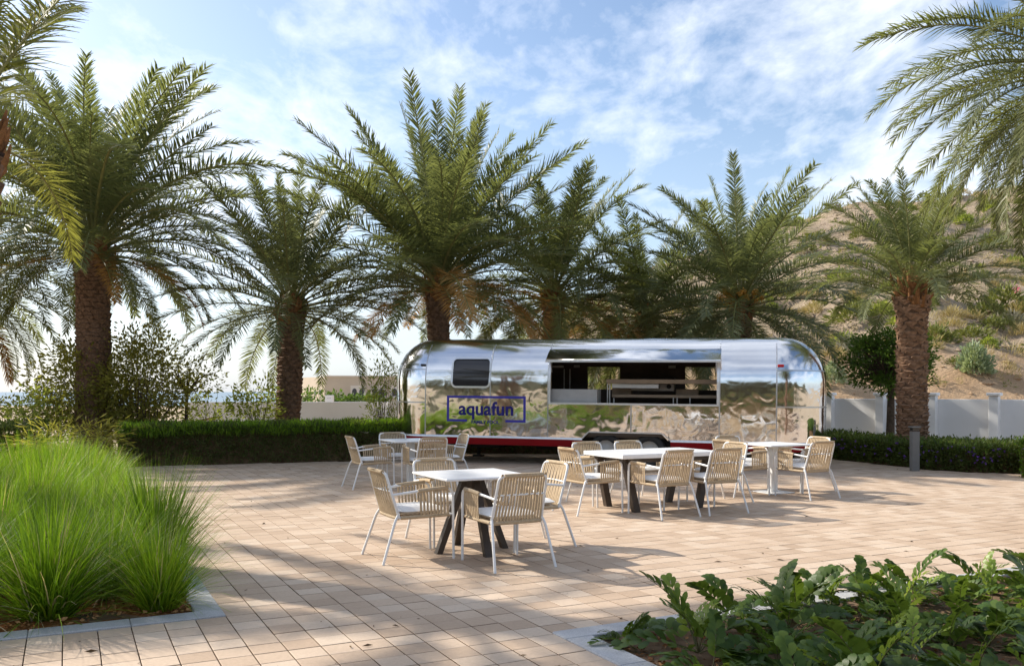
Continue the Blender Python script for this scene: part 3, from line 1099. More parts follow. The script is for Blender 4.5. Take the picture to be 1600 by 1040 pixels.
ibox('wall_box', 895, 904, 570, 574, 0, .04, M_GREYC, 2.0)
ibox('wall_box', 861, 879, 571, 574, 0, .06, M_GREYC, 1.2)
kb = MB(); kx, kz = tp(1044, 603.5, -.95); kb.lathe([(.05, 0), (.045, .03), (0, .03)], 14, AX, (kx, -HW + .945, kz)); kb.build('knob', M_BLACK, trailer)

# marker lamps, lettering
for (px, py, m) in ((661, 571, M_BLACK), (1222, 572.5, M_ORED)):
    # on the corner of an end cap: nearest skeleton column
    best = None
    for j in list(range(len(xs) - 1, len(xs) + NCORN)) + list(range(NS - NCORN, NS)):
        q = trailer.matrix_basis @ Vector(spt(j, 2.08))
        sx = 800 + q.x / q.y * F
        if best is None or abs(sx - px) < best[0]: best = (abs(sx - px), j)
    j = best[1]; p = Vector(spt(j, 2.09, .012)); n = sk[j][1]
    b = MB(); b.box(p, (.12, .03, .05), Matrix.Rotation(math.atan2(n[1], n[0]) + math.pi / 2, 3, 'Z'), 0, .01)
    b.build('marker_lamp', m, trailer)


def text_mesh(body, width, font_h, name, m, parent, x, z, y, bold=0.0):
    cu = bpy.data.curves.new(name, 'FONT'); cu.body = body; cu.extrude = .0008; cu.offset = bold
    ob = bpy.data.objects.new(name, cu); COL.objects.link(ob)
    dg = bpy.context.evaluated_depsgraph_get()
    me = bpy.data.meshes.new_from_object(ob.evaluated_get(dg))
    bpy.data.objects.remove(ob)
    co = np.empty(len(me.vertices) * 3, np.float32); me.vertices.foreach_get('co', co); co = co.reshape(-1, 3)
    co[:, 0] = (co[:, 0] - co[:, 0].min()) * width / np.ptp(co[:, 0])
    co[:, 1] = (co[:, 1]) * font_h
    new = np.stack([co[:, 0] + x, np.full(len(co), y) - co[:, 2], co[:, 1] + z], 1)
    for v, c in zip(me.vertices, new):
        v.co = (c[0], side_y(c[2], .004) - co[0, 2] * 0 , c[2])
    me.materials.clear(); me.materials.append(m)
    me.name = name
    return link(name, me, parent)


ax0, az0 = tp(716, 647.5); ax1, az1 = tp(801, 647.5)
text_mesh('aquafun', ax1 - ax0, .40, 'lettering', M_BLUE, trailer, ax0, az0 + .005, 0, .022)
sx0, sz0 = tp(736, 661); sx1, _ = tp(779.5, 661)
text_mesh('FAMILY POOL', sx1 - sx0, .095, 'small_lettering', M_BLUE, trailer, sx0, sz0, 0, .03)
lg = MB()


def bar(x0, x1, z0, z1):
    zl = np.linspace(z0, z1, 4)
    for a, b in zip(zl, zl[1:]):
        lg.add([(x0, side_y(a, .004), a), (x1, side_y(a, .004), a), (x1, side_y(b, .004), b), (x0, side_y(b, .004), b)], [(0, 1, 2, 3)])


ox0, oz1 = tp(697.5, 617.5); ox1, oz0 = tp(820.5, 660)
th = .05
bar(ox0, ox1, oz1 - th, oz1); bar(ox0, ox0 + th, oz0 + th, oz1 - th); bar(ox1 - th, ox1, oz0 + th, oz1 - th)
bar(ox0, tp(729, 650)[0], oz0, oz0 + th); bar(tp(789, 650)[0], ox1, oz0, oz0 + th)
lg.build('logo_border', M_BLUE, trailer)

# ------------------------------------------------------------------ tables and chairs


def strap(mb, pts, w, wdir, th=.007):
    """flat band along pts, w wide along wdir"""
    pts = [Vector(p) for p in pts]; wdir = Vector(wdir).normalized()
    vs = []
    for i, p in enumerate(pts):
        t = (pts[min(i + 1, len(pts) - 1)] - pts[max(i - 1, 0)]).normalized()
        n = t.cross(wdir).normalized()
        for a, b in ((-1, -1), (1, -1), (1, 1), (-1, 1)): vs.append(p + wdir * w / 2 * a + n * th / 2 * b)
    fs = []
    for i in range(len(pts) - 1):
        for j in range(4): fs.append((4 * i + j, 4 * i + (j + 1) % 4, 4 * i + 4 + (j + 1) % 4, 4 * i + 4 + j))
    mb.add(vs, fs)


def arc_corner(p0, c, p1, r, n=5):
    """round the corner c between p0 and p1"""
    p0, c, p1 = Vector(p0), Vector(c), Vector(p1)
    a = c + (p0 - c).normalized() * r; b = c + (p1 - c).normalized() * r
    return [a.lerp(c, t).lerp(c.lerp(b, t), t) for t in [i / (n - 1) for i in range(n)]]


def chair_parts():
    """front towards +y, feet on z = 0"""
    P = []
    tr_ = .0125
    # back and seat frame
    fr = MB()
    BL, BT = (-.245, -.235, .405), (-.235, -.365, .815)
    for s in (-1, 1):
        pass
    lo_l, hi_l = Vector((-.25, -.235, .40)), Vector((-.235, -.36, .815))
    lo_r, hi_r = Vector((.25, -.235, .40)), Vector((.235, -.36, .815))
    mid_t = Vector((0, -.385, .82))
    path = [lo_l] + arc_corner(lo_l, hi_l, mid_t, .06) + [Vector((-.09, -.381, .819)), Vector((.09, -.381, .819))] + arc_corner(mid_t, hi_r, lo_r, .06) + [lo_r]
    fr.tube(path, tr_, 8)
    seat = [(-.25, -.235, .40), (-.265, 0, .405), (-.275, .265, .41), (.275, .265, .41), (.265, 0, .405), (.25, -.235, .40), (-.25, -.235, .40)]
    fr.tube(seat, .011, 6)
    fr.tube([(-.243, -.31, .645), (0, -.335, .648), (.243, -.31, .645)], .009, 6)
    P.append(('frame', fr, M_WHITE, None))
    # legs: front legs carry on up into the armrests, each with its rope panel
    for s in (-1, 1):
        leg = MB()
        f0 = Vector((s * .285, .285, 0)); f1 = Vector((s * .288, .275, .655)); f2 = Vector((s * .245, -.30, .61))
        leg.tube([f0, (s * .286, .280, .3)] + arc_corner(f0, f1, f2, .07) + [(s * .282, .02, .645), f2], tr_, 8)
        P.append(('front_leg', leg, M_WHITE, None))
    for s in (-1, 1):
        leg = MB()
        a = Vector((s * .245, -.235, .44)); b = Vector((s * .262, -.275, .385)); c = Vector((s * .30, -.405, 0))
        leg.tube([a] + arc_corner(a, b, c, .04) + [c], tr_, 8)
        P.append(('rear_leg', leg, M_WHITE, None))
    # ropes
    bk = MB()
    n = 16
    for i in range(n):
        x = -.212 + .424 * i / (n - 1)
        bow = .025 * (1 - (x / .235) ** 2)
        o = .005 if i % 2 else -.005
        x2 = x * 1.06
        strap(bk, [(x, -.36 - bow - .014, .832), (x, -.345 - bow, .79), (x * 1.01, -.325 - bow * .9 + o * .4, .71), (x * 1.02, -.31 - bow * .8 + o, .645), (x * 1.04, -.285 - bow * .7 + o * .3, .55), (x2, -.262 - bow * .6, .47), (x2, -.243 - bow * .3, .39)], .0185, (1, 0, 0))
    # wrapped rails
    bk.tube([(-.19, -.374, .817), (-.09, -.381, .819), (.09, -.381, .819), (.19, -.374, .817)], .019, 8)
    bk.tube([(-.235, -.240, .398), (0, -.250, .398), (.235, -.240, .398)], .019, 8)
    P.append(('back_ropes', bk, M_ROPE, None))
    for s in (-1, 1):
        ar = MB()
        for i in range(9):
            t = i / 8
            y = .215 - .265 * t
            strap(ar, [(s * .287, y, .668 - .018 * t), (s * .292, y + .004, .60), (s * .283, y + .012, .48), (s * .272, y + .02, .395)], .0185, (0, 1, 0))
        ar.tube([(s * .2865, .225, .656), (s * .284, .08, .651), (s * .281, -.065, .640)], .019, 8)
        ar.tube([(s * .272, .245, .408), (s * .264, -.02, .404), (s * .252, -.22, .400)], .017, 8)
        P.append(('arm_ropes', ar, M_ROPE, None))
    cu = MB()
    # soft cushion: rounded slab
    nx, ny = 10, 10
    vs = []
    for zside in (0, 1):
        for j in range(ny):
            for i in range(nx):
                u, v = -1 + 2 * i / (nx - 1), -1 + 2 * j / (ny - 1)
                e = max(abs(u), abs(v))
                edge = math.sqrt(max(0, 1 - max(0, (e - .72) / .28) ** 2))
                k = 1 - .05 * (u * u * v * v)
                z = .45 + (.032 if zside else -.034) * edge + (.004 * (1 - e) if zside else 0)
                vs.append((u * .235 * k, .01 + v * .235 * k, z))
    fs = []
    for j in range(ny - 1):
        for i in range(nx - 1):
            a = j * nx + i; fs.append((a + 100, a + 101, a + 101 + nx, a + 100 + nx)); fs.append((a, a + nx, a + 1 + nx, a + 1))
    cu.add(vs, fs, 0, True)
    P.append(('seat_cushion', cu, M_CUSH, None))
    sl = MB()
    for i in range(10):
        y = -.20 + .045 * i
        strap(sl, [(-.262, y, .408), (0, y, .398), (.262, y, .408)], .03, (0, 1, 0), .004)
    P.append(('seat_webbing', sl, M_ROPE, None))
    return P


CH = [(n, mb.mesh(n, m)) for (n, mb, m, _) in chair_parts()]
cr = random.Random(5)


def chair(x, y, facing, label, group):
    """facing = world direction the sitter looks"""
    a = math.atan2(facing.y, facing.x) - math.pi / 2 + cr.uniform(-.05, .05)
    root = empty('armchair', (x, y, 0), a)
    tag(root, label, 'chair', group)
    for n, me in CH: link(n, me, root)
    return root


def slab_top(mb, sx, sy, z, th):
    mb.box((0, 0, z - th / 2), (sx, sy, th), None, 0, .006)


def splay_leg(parent, top, foot, w, t, m):
    top, foot = Vector(top), Vector(foot)
    d = (top - foot).normalized()
    rad = Vector((foot.x, foot.y, 0)).normalized() if Vector((foot.x, foot.y, 0)).length > .01 else Vector((1, 0, 0))
    side = Vector((0, 0, 1)).cross(rad).normalized()
    mb = MB()
    vs = []
    for p in (foot, top):
        for a, b in ((-1, -1), (1, -1), (1, 1), (-1, 1)): vs.append(p + side * w / 2 * a + rad * t / 2 * b)
    mb.add(vs, [(3, 2, 1, 0), (4, 5, 6, 7), (0, 1, 5, 4), (1, 2, 6, 5), (2, 3, 7, 6), (3, 0, 4, 7)])
    mb.build('leg', m, parent)


TN = Vector((-.39, 8.58)); TB = Vector((1.89, 11.85)); TC = Vector((4.0, 13.55)); TA = Vector((-1.68, 14.65))
# nearest table: thin top on crossed dark legs
t = empty('square_table', (TN.x, TN.y, 0), TH); tag(t, 'square white topped table on splayed dark brown legs, nearest the camera', 'table')
b = MB(); slab_top(b, .90, .90, .75, .022); b.build('table_top', M_TOP, t)
b = MB(); b.box((0, 0, .62), (.17, .17, .215), Matrix.Rotation(R(45), 3, 'Z'), 0, .004); b.box((0, 0, .7235), (.5, .5, .008)); b.build('leg_block', M_LEGD, t)
for (dx, dy) in ((1, 0), (-1, 0), (0, 1), (0, -1)): splay_leg(t, (dx * .075, dy * .075, .71), (dx * .35, dy * .37, 0), .075, .06, M_LEGD)
# long table
t = empty('long_table', (TB.x, TB.y, 0), TH); tag(t, 'long white topped table with thick edge and dark splayed legs', 'table')
b = MB(); slab_top(b, 1.60, .95, .75, .055); b.build('table_top', M_TOP, t)
b = MB(); b.box((0, .36, .665), (1.3, .04, .06)); b.box((0, -.36, .665), (1.3, .04, .06)); b.box((.6, 0, .665), (.04, .68, .06)); b.box((-.6, 0, .665), (.04, .68, .06)); b.build('apron', M_LEGD, t)
for sx in (-1, 1):
    for sy in (-1, 1):
        mb = MB()
        d = Vector((sx * .10, sy * .02, 0))
        vs = []
        for p in (Vector((sx * .50, sy * .33, 0)), Vector((sx * .66, sy * .31, .69))):
            for a_, b_ in ((-1, -1), (1, -1), (1, 1), (-1, 1)): vs.append(p + Vector((.045 * a_, .04 * b_, 0)))
        mb.add(vs, [(3, 2, 1, 0), (4, 5, 6, 7), (0, 1, 5, 4), (1, 2, 6, 5), (2, 3, 7, 6), (3, 0, 4, 7)])
        mb.build('leg', M_LEGD, t)


def pedestal(loc, label, sz):
    t = empty('pedestal_table', (loc.x, loc.y, 0), TH); tag(t, label, 'table')
    b = MB(); slab_top(b, sz, sz, .75, .022); b.build('table_top', M_TOP, t)
    b = MB(); b.box((0, 0, .37), (.11, .11, .71), None, 0, .006); b.box((0, 0, .722), (.34, .34, .012)); b.build('post', M_WHITE, t)
    b = MB(); b.box((0, 0, .008), (.46, .46, .014), None, 0, .004); b.build('foot_plate', M_WHITE, t)


pedestal(TC, 'square white pedestal table at the right end of the silver trailer', .84)
pedestal(TA, 'square white pedestal table between the left hedge and silver trailer', .84)

GN, GB, GC, GA = 'chairs round the nearest square table', 'chairs round the long table', 'chairs round the right pedestal table', 'chairs round the left pedestal table'


def at(c, dv, du): p = c + V * dv + U * du; return p.x, p.y


chair(*at(TN, -.60, 0), V, 'tan rope armchair at the left side of the nearest table', GN)
chair(*at(TN, .02, -.67), -(-U), 'tan rope armchair nearest the camera with its back turned', GN)
chair(*at(TN, .60, .02), -V, 'tan rope armchair at the right side of the nearest table', GN)
chair(*at(TN, .0, .60), -U, 'tan rope armchair half hidden behind the nearest white table', GN)
chair(*at(TB, -.98, -.02), V, 'tan rope armchair at the left head of the long table', GB)
chair(*at(TB, -.36, -.66), U, 'tan rope armchair at the front left of the long table', GB)
chair(*at(TB, .42, -.66), U, 'tan rope armchair at the front right of the long table', GB)
chair(*at(TB, -.42, .66), -U, 'white framed armchair behind the long table before the left trailer wheel', GB)
chair(*at(TB, .30, .66), -U, 'white framed armchair behind the long table before the right trailer wheel', GB)
chair(*at(TB, 1.08, .0), -V, 'tan rope armchair at the right head of the long table', GB)
chair(*at(TC, .02, -.62), U, 'tan rope armchair in front of the right pedestal table', GC)
chair(*at(TC, .60, .0), -V, 'tan rope armchair at the far right of the right pedestal table', GC)
chair(*at(TC, -.62, .0), V, 'tan rope armchair between long table and right pedestal table', GC)
chair(*at(TC, -.05, .64), -U, 'white framed armchair behind the right pedestal table beside the trailer', GC)
chair(*at(TA, -.68, -.02), V, 'white framed armchair standing farthest left, beside the hedge', GA)
chair(*at(TA, .02, -.60), U, 'tan rope armchair in front of the left pedestal table', GA)
chair(*at(TA, .60, .0), -V, 'white framed armchair right of the left pedestal table, under the lettering', GA)
chair(*at(TA, .0, .60), -U, 'white framed armchair behind the left pedestal table at hedge end', GA)

# ------------------------------------------------------------------ palms
BINS = [(84, 72), (74, 58), (64, 44), (54, 28), (42, 10), (30, -10), (16, -32), (-2, -56), (-24, -78)]
ARCH = [(84, 52), (74, 34), (64, 16), (54, -4), (42, -24), (30, -44), (16, -60), (-2, -74), (-24, -84)]


def frond_mesh(name, L, e0, e1, seed, pairs=112, ll=.54, mats=None):
    rs = np.random.default_rng(seed)
    n = 22
    ts = np.linspace(0, 1, n)
    el = np.radians(e0 + (e1 - e0) * ts ** 1.25)
    sway = np.cumsum(rs.normal(0, .012, n)) * .5
    dx = np.cos(el); dz = np.sin(el)
    p = np.zeros((n, 3))
    for i in range(1, n):
        p[i] = p[i - 1] + np.array([dx[i], sway[i], dz[i]]) * L / (n - 1)
    Vs, Qs, Ms = [], [], []
    base = 0
    # stalk
    rad = .030 * (1 - ts) ** .8 + .004
    rad[0] = .06; rad[1] = .045
    ring = []
    for i in range(n):
        Nn = np.array([-dz[i], 0, dx[i]])
        for a, b in ((1, 0), (0, .7), (-1, 0), (0, -.7)):
            ring.append(p[i] + np.array([0, 1, 0]) * rad[i] * a + Nn * rad[i] * b)
    Vs.append(np.array(ring))
    q = [(i * 4 + j, i * 4 + (j + 1) % 4, (i + 1) * 4 + (j + 1) % 4, (i + 1) * 4 + j) for i in range(n - 1) for j in range(4)]
    Qs.append(np.array(q)); Ms += [1] * len(q); base += n * 4
    lv = []
    for k in range(pairs):
        t = .16 + .83 * (k / (pairs - 1)) ** .95
        for s in (-1, 1):
            tt = min(.999, t + rs.normal(0, .004))
            i = min(n - 2, int(tt * (n - 1))); f = tt * (n - 1) - i
            c = p[i] * (1 - f) + p[i + 1] * f
            T = unit(p[i + 1] - p[i]); Nn = unit(np.array([-T[2], 0, T[0]])); B = np.array([0, 1.0, 0]) * s
            prof = min(1, (tt - .08) / .22) ** .7 * (1 - .62 * max(0, (tt - .45) / .55) ** 1.6)
            ln = ll * prof * rs.uniform(.85, 1.12)
            fw = np.radians(72 - 36 * tt + rs.normal(0, 5))
            up = np.radians(rs.choice([4, 18, 34]) + rs.normal(0, 6))
            D = unit(T * math.cos(fw) + (B * math.cos(up) + Nn * math.sin(up)) * math.sin(fw))
            W = unit(np.cross(D, Nn) + rs.normal(0, .25, 3))
            w = .029 * rs.uniform(.8, 1.15)
            g = np.array([0, 0, -1.0])
            m_ = c + D * ln * .45 + g * ln * .02
            e = c + D * ln + g * ln * rs.uniform(.06, .22)
            lv.append([c - W * w * .3, c + W * w * .3, m_ + W * w * .5, m_ - W * w * .5, e + W * w * .08, e - W * w * .08])
    lv = np.array(lv).reshape(-1, 3)
    m6 = np.arange(len(lv) // 6)[:, None] * 6 + base
    q = np.concatenate([m6 + np.array([0, 1, 2, 3]), m6 + np.array([3, 2, 4, 5])])
    Vs.append(lv); Qs.append(q); Ms += [0] * len(q)
    return np_mesh(name, np.concatenate(Vs), np.concatenate(Qs), mats or [M_FROND, M_STALK], Ms)


FR = {}
for hab, tab in enumerate((BINS, ARCH)):
    for bi, (e0, e1) in enumerate(tab):
        for k in range(2): FR[(hab, bi, k)] = frond_mesh('frond', 4.0, e0, e1, 100 + bi * 7 + k + hab * 100)


def scale_boot(w, h, o):
    """cut stub of an old leaf: a lozenge with a proud upper lip; x across, y outward, z up"""
    vs = [(-w * .5, 0, 0), (0, .0, -h * .6), (w * .5, 0, 0), (w * .36, o, h * .34), (-w * .36, o, h * .34), (0, o * .55, -h * .3), (w * .40, -.01, h * .52), (-w * .40, -.01, h * .52), (0, o * 1.12, h * .30)]
    fs = [(0, 1, 5), (1, 2, 5), (0, 5, 8, 4), (5, 2, 3, 8), (4, 8, 3, 6, 7), (0, 4, 7), (2, 6, 3)]
    return vs, fs


def palm(label, x, y, zc, L, n, rt=.25, seed=0, emin=-24, emax=86, boots=False, lean=(0, 0), leafmat=None, dead=(), bootsize=(.21, .14, .05), az_bias=None, boot_m=None, trunk_z0=-.1, group='date palms round the terrace', keep=None, fruit=False, arch=.5, lowk=.75):
    rs = random.Random(seed)
    root = empty('palm_tree', (x, y, 0))
    tag(root, label, 'palm tree', group)
    tk = MB()
    k = 16
    pts, rr = [], []
    for i in range(k):
        t = i / (k - 1); z = trunk_z0 + (zc - trunk_z0) * t
        pts.append((lean[0] * (t - 1) * abs(t - 1) * -1 * -1, lean[1] * (t - 1), z))
        flare = 1 + .28 * max(0, (.14 - t) / .14) + .22 * max(0, (t - .86) / .14)
        rr.append(rt * flare * rs.uniform(.97, 1.03))
    tk.tube(pts, rr, 18, 0, True)

    def axis(z):
        t = (z - trunk_z0) / (zc - trunk_z0)
        i = min(k - 2, max(0, int(t * (k - 1)))); f = t * (k - 1) - i
        return Vector(pts[i]).lerp(Vector(pts[i + 1]), f), rr[i] * (1 - f) + rr[i + 1] * f
    w, h, o = bootsize
    per = max(6, int(2 * math.pi * rt / (w * .98)))
    rowh = h * .80
    z = max(.05, trunk_z0 + .1); row = 0
    bm = scale_boot(w, h, o)
    b_me = None
    if boots:
        q = MB(); q.add(*bm); b_me = q.mesh('leaf_base', boot_m or M_BOOT)
    trunk_boots = MB()
    count = 0
    while z < zc - .02:
        c, r = axis(z)
        for i in range(per):
            a = 2 * math.pi * (i + .5 * (row % 2)) / per + row * .045 + rs.uniform(-.12, .12)
            nx_, ny_ = math.cos(a), math.sin(a)
            s = rs.uniform(.85, 1.15)
            Mx = Matrix(((-ny_, nx_, 0), (nx_, ny_, 0), (0, 0, 1)))   # local x across, y outward
            pos = c + Vector((nx_, ny_, 0)) * (r - .006) + Vector((0, 0, rs.uniform(-.03, .03) * h / .12))
            if boots and count < 296 and ny_ < .55:
                ob = link('leaf_base', b_me, None)
                M4 = Matrix.Translation(pos) @ Matrix.Rotation(a - math.pi / 2, 4, 'Z') @ Matrix.Rotation(rs.uniform(-.12, .12), 4, 'Y')
                ob.matrix_basis = M4 @ Matrix.Diagonal((s, rs.uniform(.6, 1.5), s * rs.uniform(.85, 1.2), 1))
                PEND.append((ob, root)); count += 1
            else:
                Rz = Matrix.Rotation(a - math.pi / 2, 3, 'Z')
                trunk_boots.add([pos + Rz @ (Vector(v) * s) for v in bm[0]], bm[1], 1)
        z += rowh * rs.uniform(.94, 1.06); row += 1
    b0 = len(tk.v)
    tk.add(trunk_boots.v, trunk_boots.f, 1)
    trunk = tk.build('trunk', [M_TRUNK, boot_m or M_BOOTD], root)
    for (ob, rt_) in PEND:
        ob.parent = trunk
    PEND.clear()
    # fibre at the neck
    fb = MB()
    for i in range(46):
        a = rs.uniform(0, 2 * math.pi); zz_ = zc - .05 + rs.uniform(-.25, .35)
        r0 = rt * 1.12
        p0 = Vector((math.cos(a) * r0, math.sin(a) * r0, zz_))
        up_ = Vector((math.cos(a) * .35, math.sin(a) * .35, 1)).normalized()
        tan_ = Vector((-math.sin(a), math.cos(a), 0))
        ln = rs.uniform(.18, .42); w_ = rs.uniform(.05, .10)
        fb.add([p0 - tan_ * w_, p0 + tan_ * w_, p0 + up_ * ln + tan_ * w_ * .35, p0 + up_ * ln - tan_ * w_ * .35, p0 + up_ * ln * .5 + Vector((math.cos(a), math.sin(a), 0)) * .045], [(0, 1, 4), (1, 2, 4), (2, 3, 4), (3, 0, 4)])
    fb.tube([(0, 0, zc - .1), (0, 0, zc + .25), (0, 0, zc + .7)], [rt * 1.15, rt * .95, rt * .3], 12)
    fb.build('fibre_sheath', M_FIBRE, root)
    for i in range(n):
        t = (i + .5) / n
        e = emax + (emin - emax) * t ** .92 + rs.uniform(-5, 5)
        a = i * 2.39996 + rs.uniform(-.22, .22)
        if keep and not keep(a, e): continue
        bi = min(range(len(BINS)), key=lambda q: abs(BINS[q][0] - e))
        me = FR[(1 if rs.random() < arch else 0, bi, rs.randrange(2))]
        ob = link('frond', me, root)
        r0 = rt * (.25 + .75 * t)
        ob.location = (math.cos(a) * r0, math.sin(a) * r0, zc + .55 * (1 - t) - .02)
        ob.rotation_euler = (rs.uniform(-.22, .22), R((BINS[bi][0] - e) * .8), a)
        s = L / 4.0 * rs.uniform(.86, 1.10) * (.80 + .20 * min(1, t * 4)) * float(np.interp(e, [-35, 0, 42], [lowk * .8, lowk, 1]))
        ob.scale = (s, s * rs.uniform(.92, 1.08), s)
        mm = leafmat
        if i in dead: mm = M_DEAD; ob['label'] = 'dry orange brown frond'
        if mm:
            ob.material_slots[0].link = 'OBJECT'; ob.material_slots[0].material = mm
    if fruit:
        for (ang, s_) in ((-2.4, 1), (-.9, .8), (-1.7, .7)):
            fm = MB()
            c = Vector((math.cos(ang) * .35, math.sin(ang) * .35, zc + .55))
            for i in range(60):
                d = Vector((math.cos(ang) + rs.uniform(-.5, .5), math.sin(ang) + rs.uniform(-.5, .5), rs.uniform(-1.1, .2))).normalized()
                e_ = c + d * rs.uniform(.25, .6) * s_
                fm.tube([c, c.lerp(e_, .5) + Vector((0, 0, .05)), e_], .006, 3, 0, False)
                for q in range(5):
                    w_ = c.lerp(e_, .45 + .12 * q) + Vector((rs.uniform(-.03, .03), rs.uniform(-.03, .03), rs.uniform(-.03, .03)))
                    r_ = .02
                    fm.add([w_ + Vector(v) * r_ for v in ((1, 0, 0), (-1, 0, 0), (0, 1, 0), (0, -1, 0), (0, 0, 1.3), (0, 0, -1.3))], [(0, 2, 4), (2, 1, 4), (1, 3, 4), (3, 0, 4), (2, 0, 5), (1, 2, 5), (3, 1, 5), (0, 3, 5)])
            fm.build('fruit_bunch', M_FRUIT, root)
    return root


PEND = []


def ppx(px, y): return (px - 800) / F * y


palm('tall date palm with thick dark trunk at the left end of the hedge', ppx(146, 20.6), 20.6, 4.65, 5.1, 104, .36, 11, -12, 86, True, (0, 0), M_FROND, (97, 99, 101), (.19, .12, .035), boot_m=M_BOOTD, arch=.8, lowk=.56)
palm('leaning date palm behind the left hedge, seen against the sea', ppx(455, 23.0), 23.0, 3.55, 4.0, 62, .30, 12, -12, 86, False, (.17, 0), M_FRONDG, (), (.2, .14, .045), arch=.35, lowk=.82)
palm('tallest date palm with orange dry fronds behind the trailer window', ppx(685, 23.4), 23.4, 4.15, 5.1, 100, .27, 13, -4, 88, False, (0, 0), M_FROND, (66, 71, 74, 78, 82, 84, 87, 89, 91, 94, 96, 98), (.19, .14, .045), arch=.3, lowk=.62)
palm('date palm rising behind the left end of the serving hatch', ppx(864, 26.0), 26.0, 4.1, 4.3, 80, .25, 14, -24, 84, False, (0, 0), M_FROND, (56, 60, 63, 66, 70, 73, 76), (.19, .14, .045), arch=.5, lowk=.85)
palm('smaller shaded date palm between two larger ones behind the hatch', ppx(1010, 28.0), 28.0, 3.7, 4.2, 84, .23, 15, -30, 78, False, (0, 0), M_FROND, (), (.19, .14, .045), arch=.8, lowk=.95)
palm('date palm with yellow fruit behind the right half of the trailer', ppx(1157, 24.5), 24.5, 3.7, 4.1, 76, .26, 16, -26, 86, False, (0, 0), M_FRONDG, (), (.19, .14, .045), fruit=True, arch=.45, lowk=.95)
palm('young date palm with scaly orange trunk in the right hedge', ppx(1425, 18.9), 18.9, 3.55, 2.55, 56, .285, 17, 18, 80, True, (0, 0), M_FROND, (), (.25, .115, .050), arch=.6, lowk=1)
palm('near date palm at the left picture edge with bare orange leaf stubs', -5.62, 9.0, 4.0, 3.6, 52, .30, 18, 4, 82, False, (.6, 0), M_FRONDY, (), (.22, .15, .06), keep=lambda a, e: e > 60 or math.cos(a) < .15, arch=.15)
palm('near date palm at the right picture edge, trunk out of view', 6.30, 9.6, 4.75, 2.35, 110, .26, 19, -44, 84, False, (0, 0), M_FROND, (), (.2, .14, .05), arch=.8, lowk=.9)
palm('dark date palm at the left edge behind the tall one', ppx(-75, 23.5), 23.5, 4.3, 4.4, 62, .30, 20, -40, 80, False, (0, 0), M_FROND, (60,), (.2, .14, .05), arch=.8, lowk=.9)

# ------------------------------------------------------------------ hedges


def along(line, s):
    tot = 0
    for a, b in zip(line, line[1:]):
        l = (b - a).length
        if tot + l >= s: return a.lerp(b, (s - tot) / l), (b - a).normalized()
        tot += l
    return line[-1].copy(), (line[-1] - line[-2]).normalized()


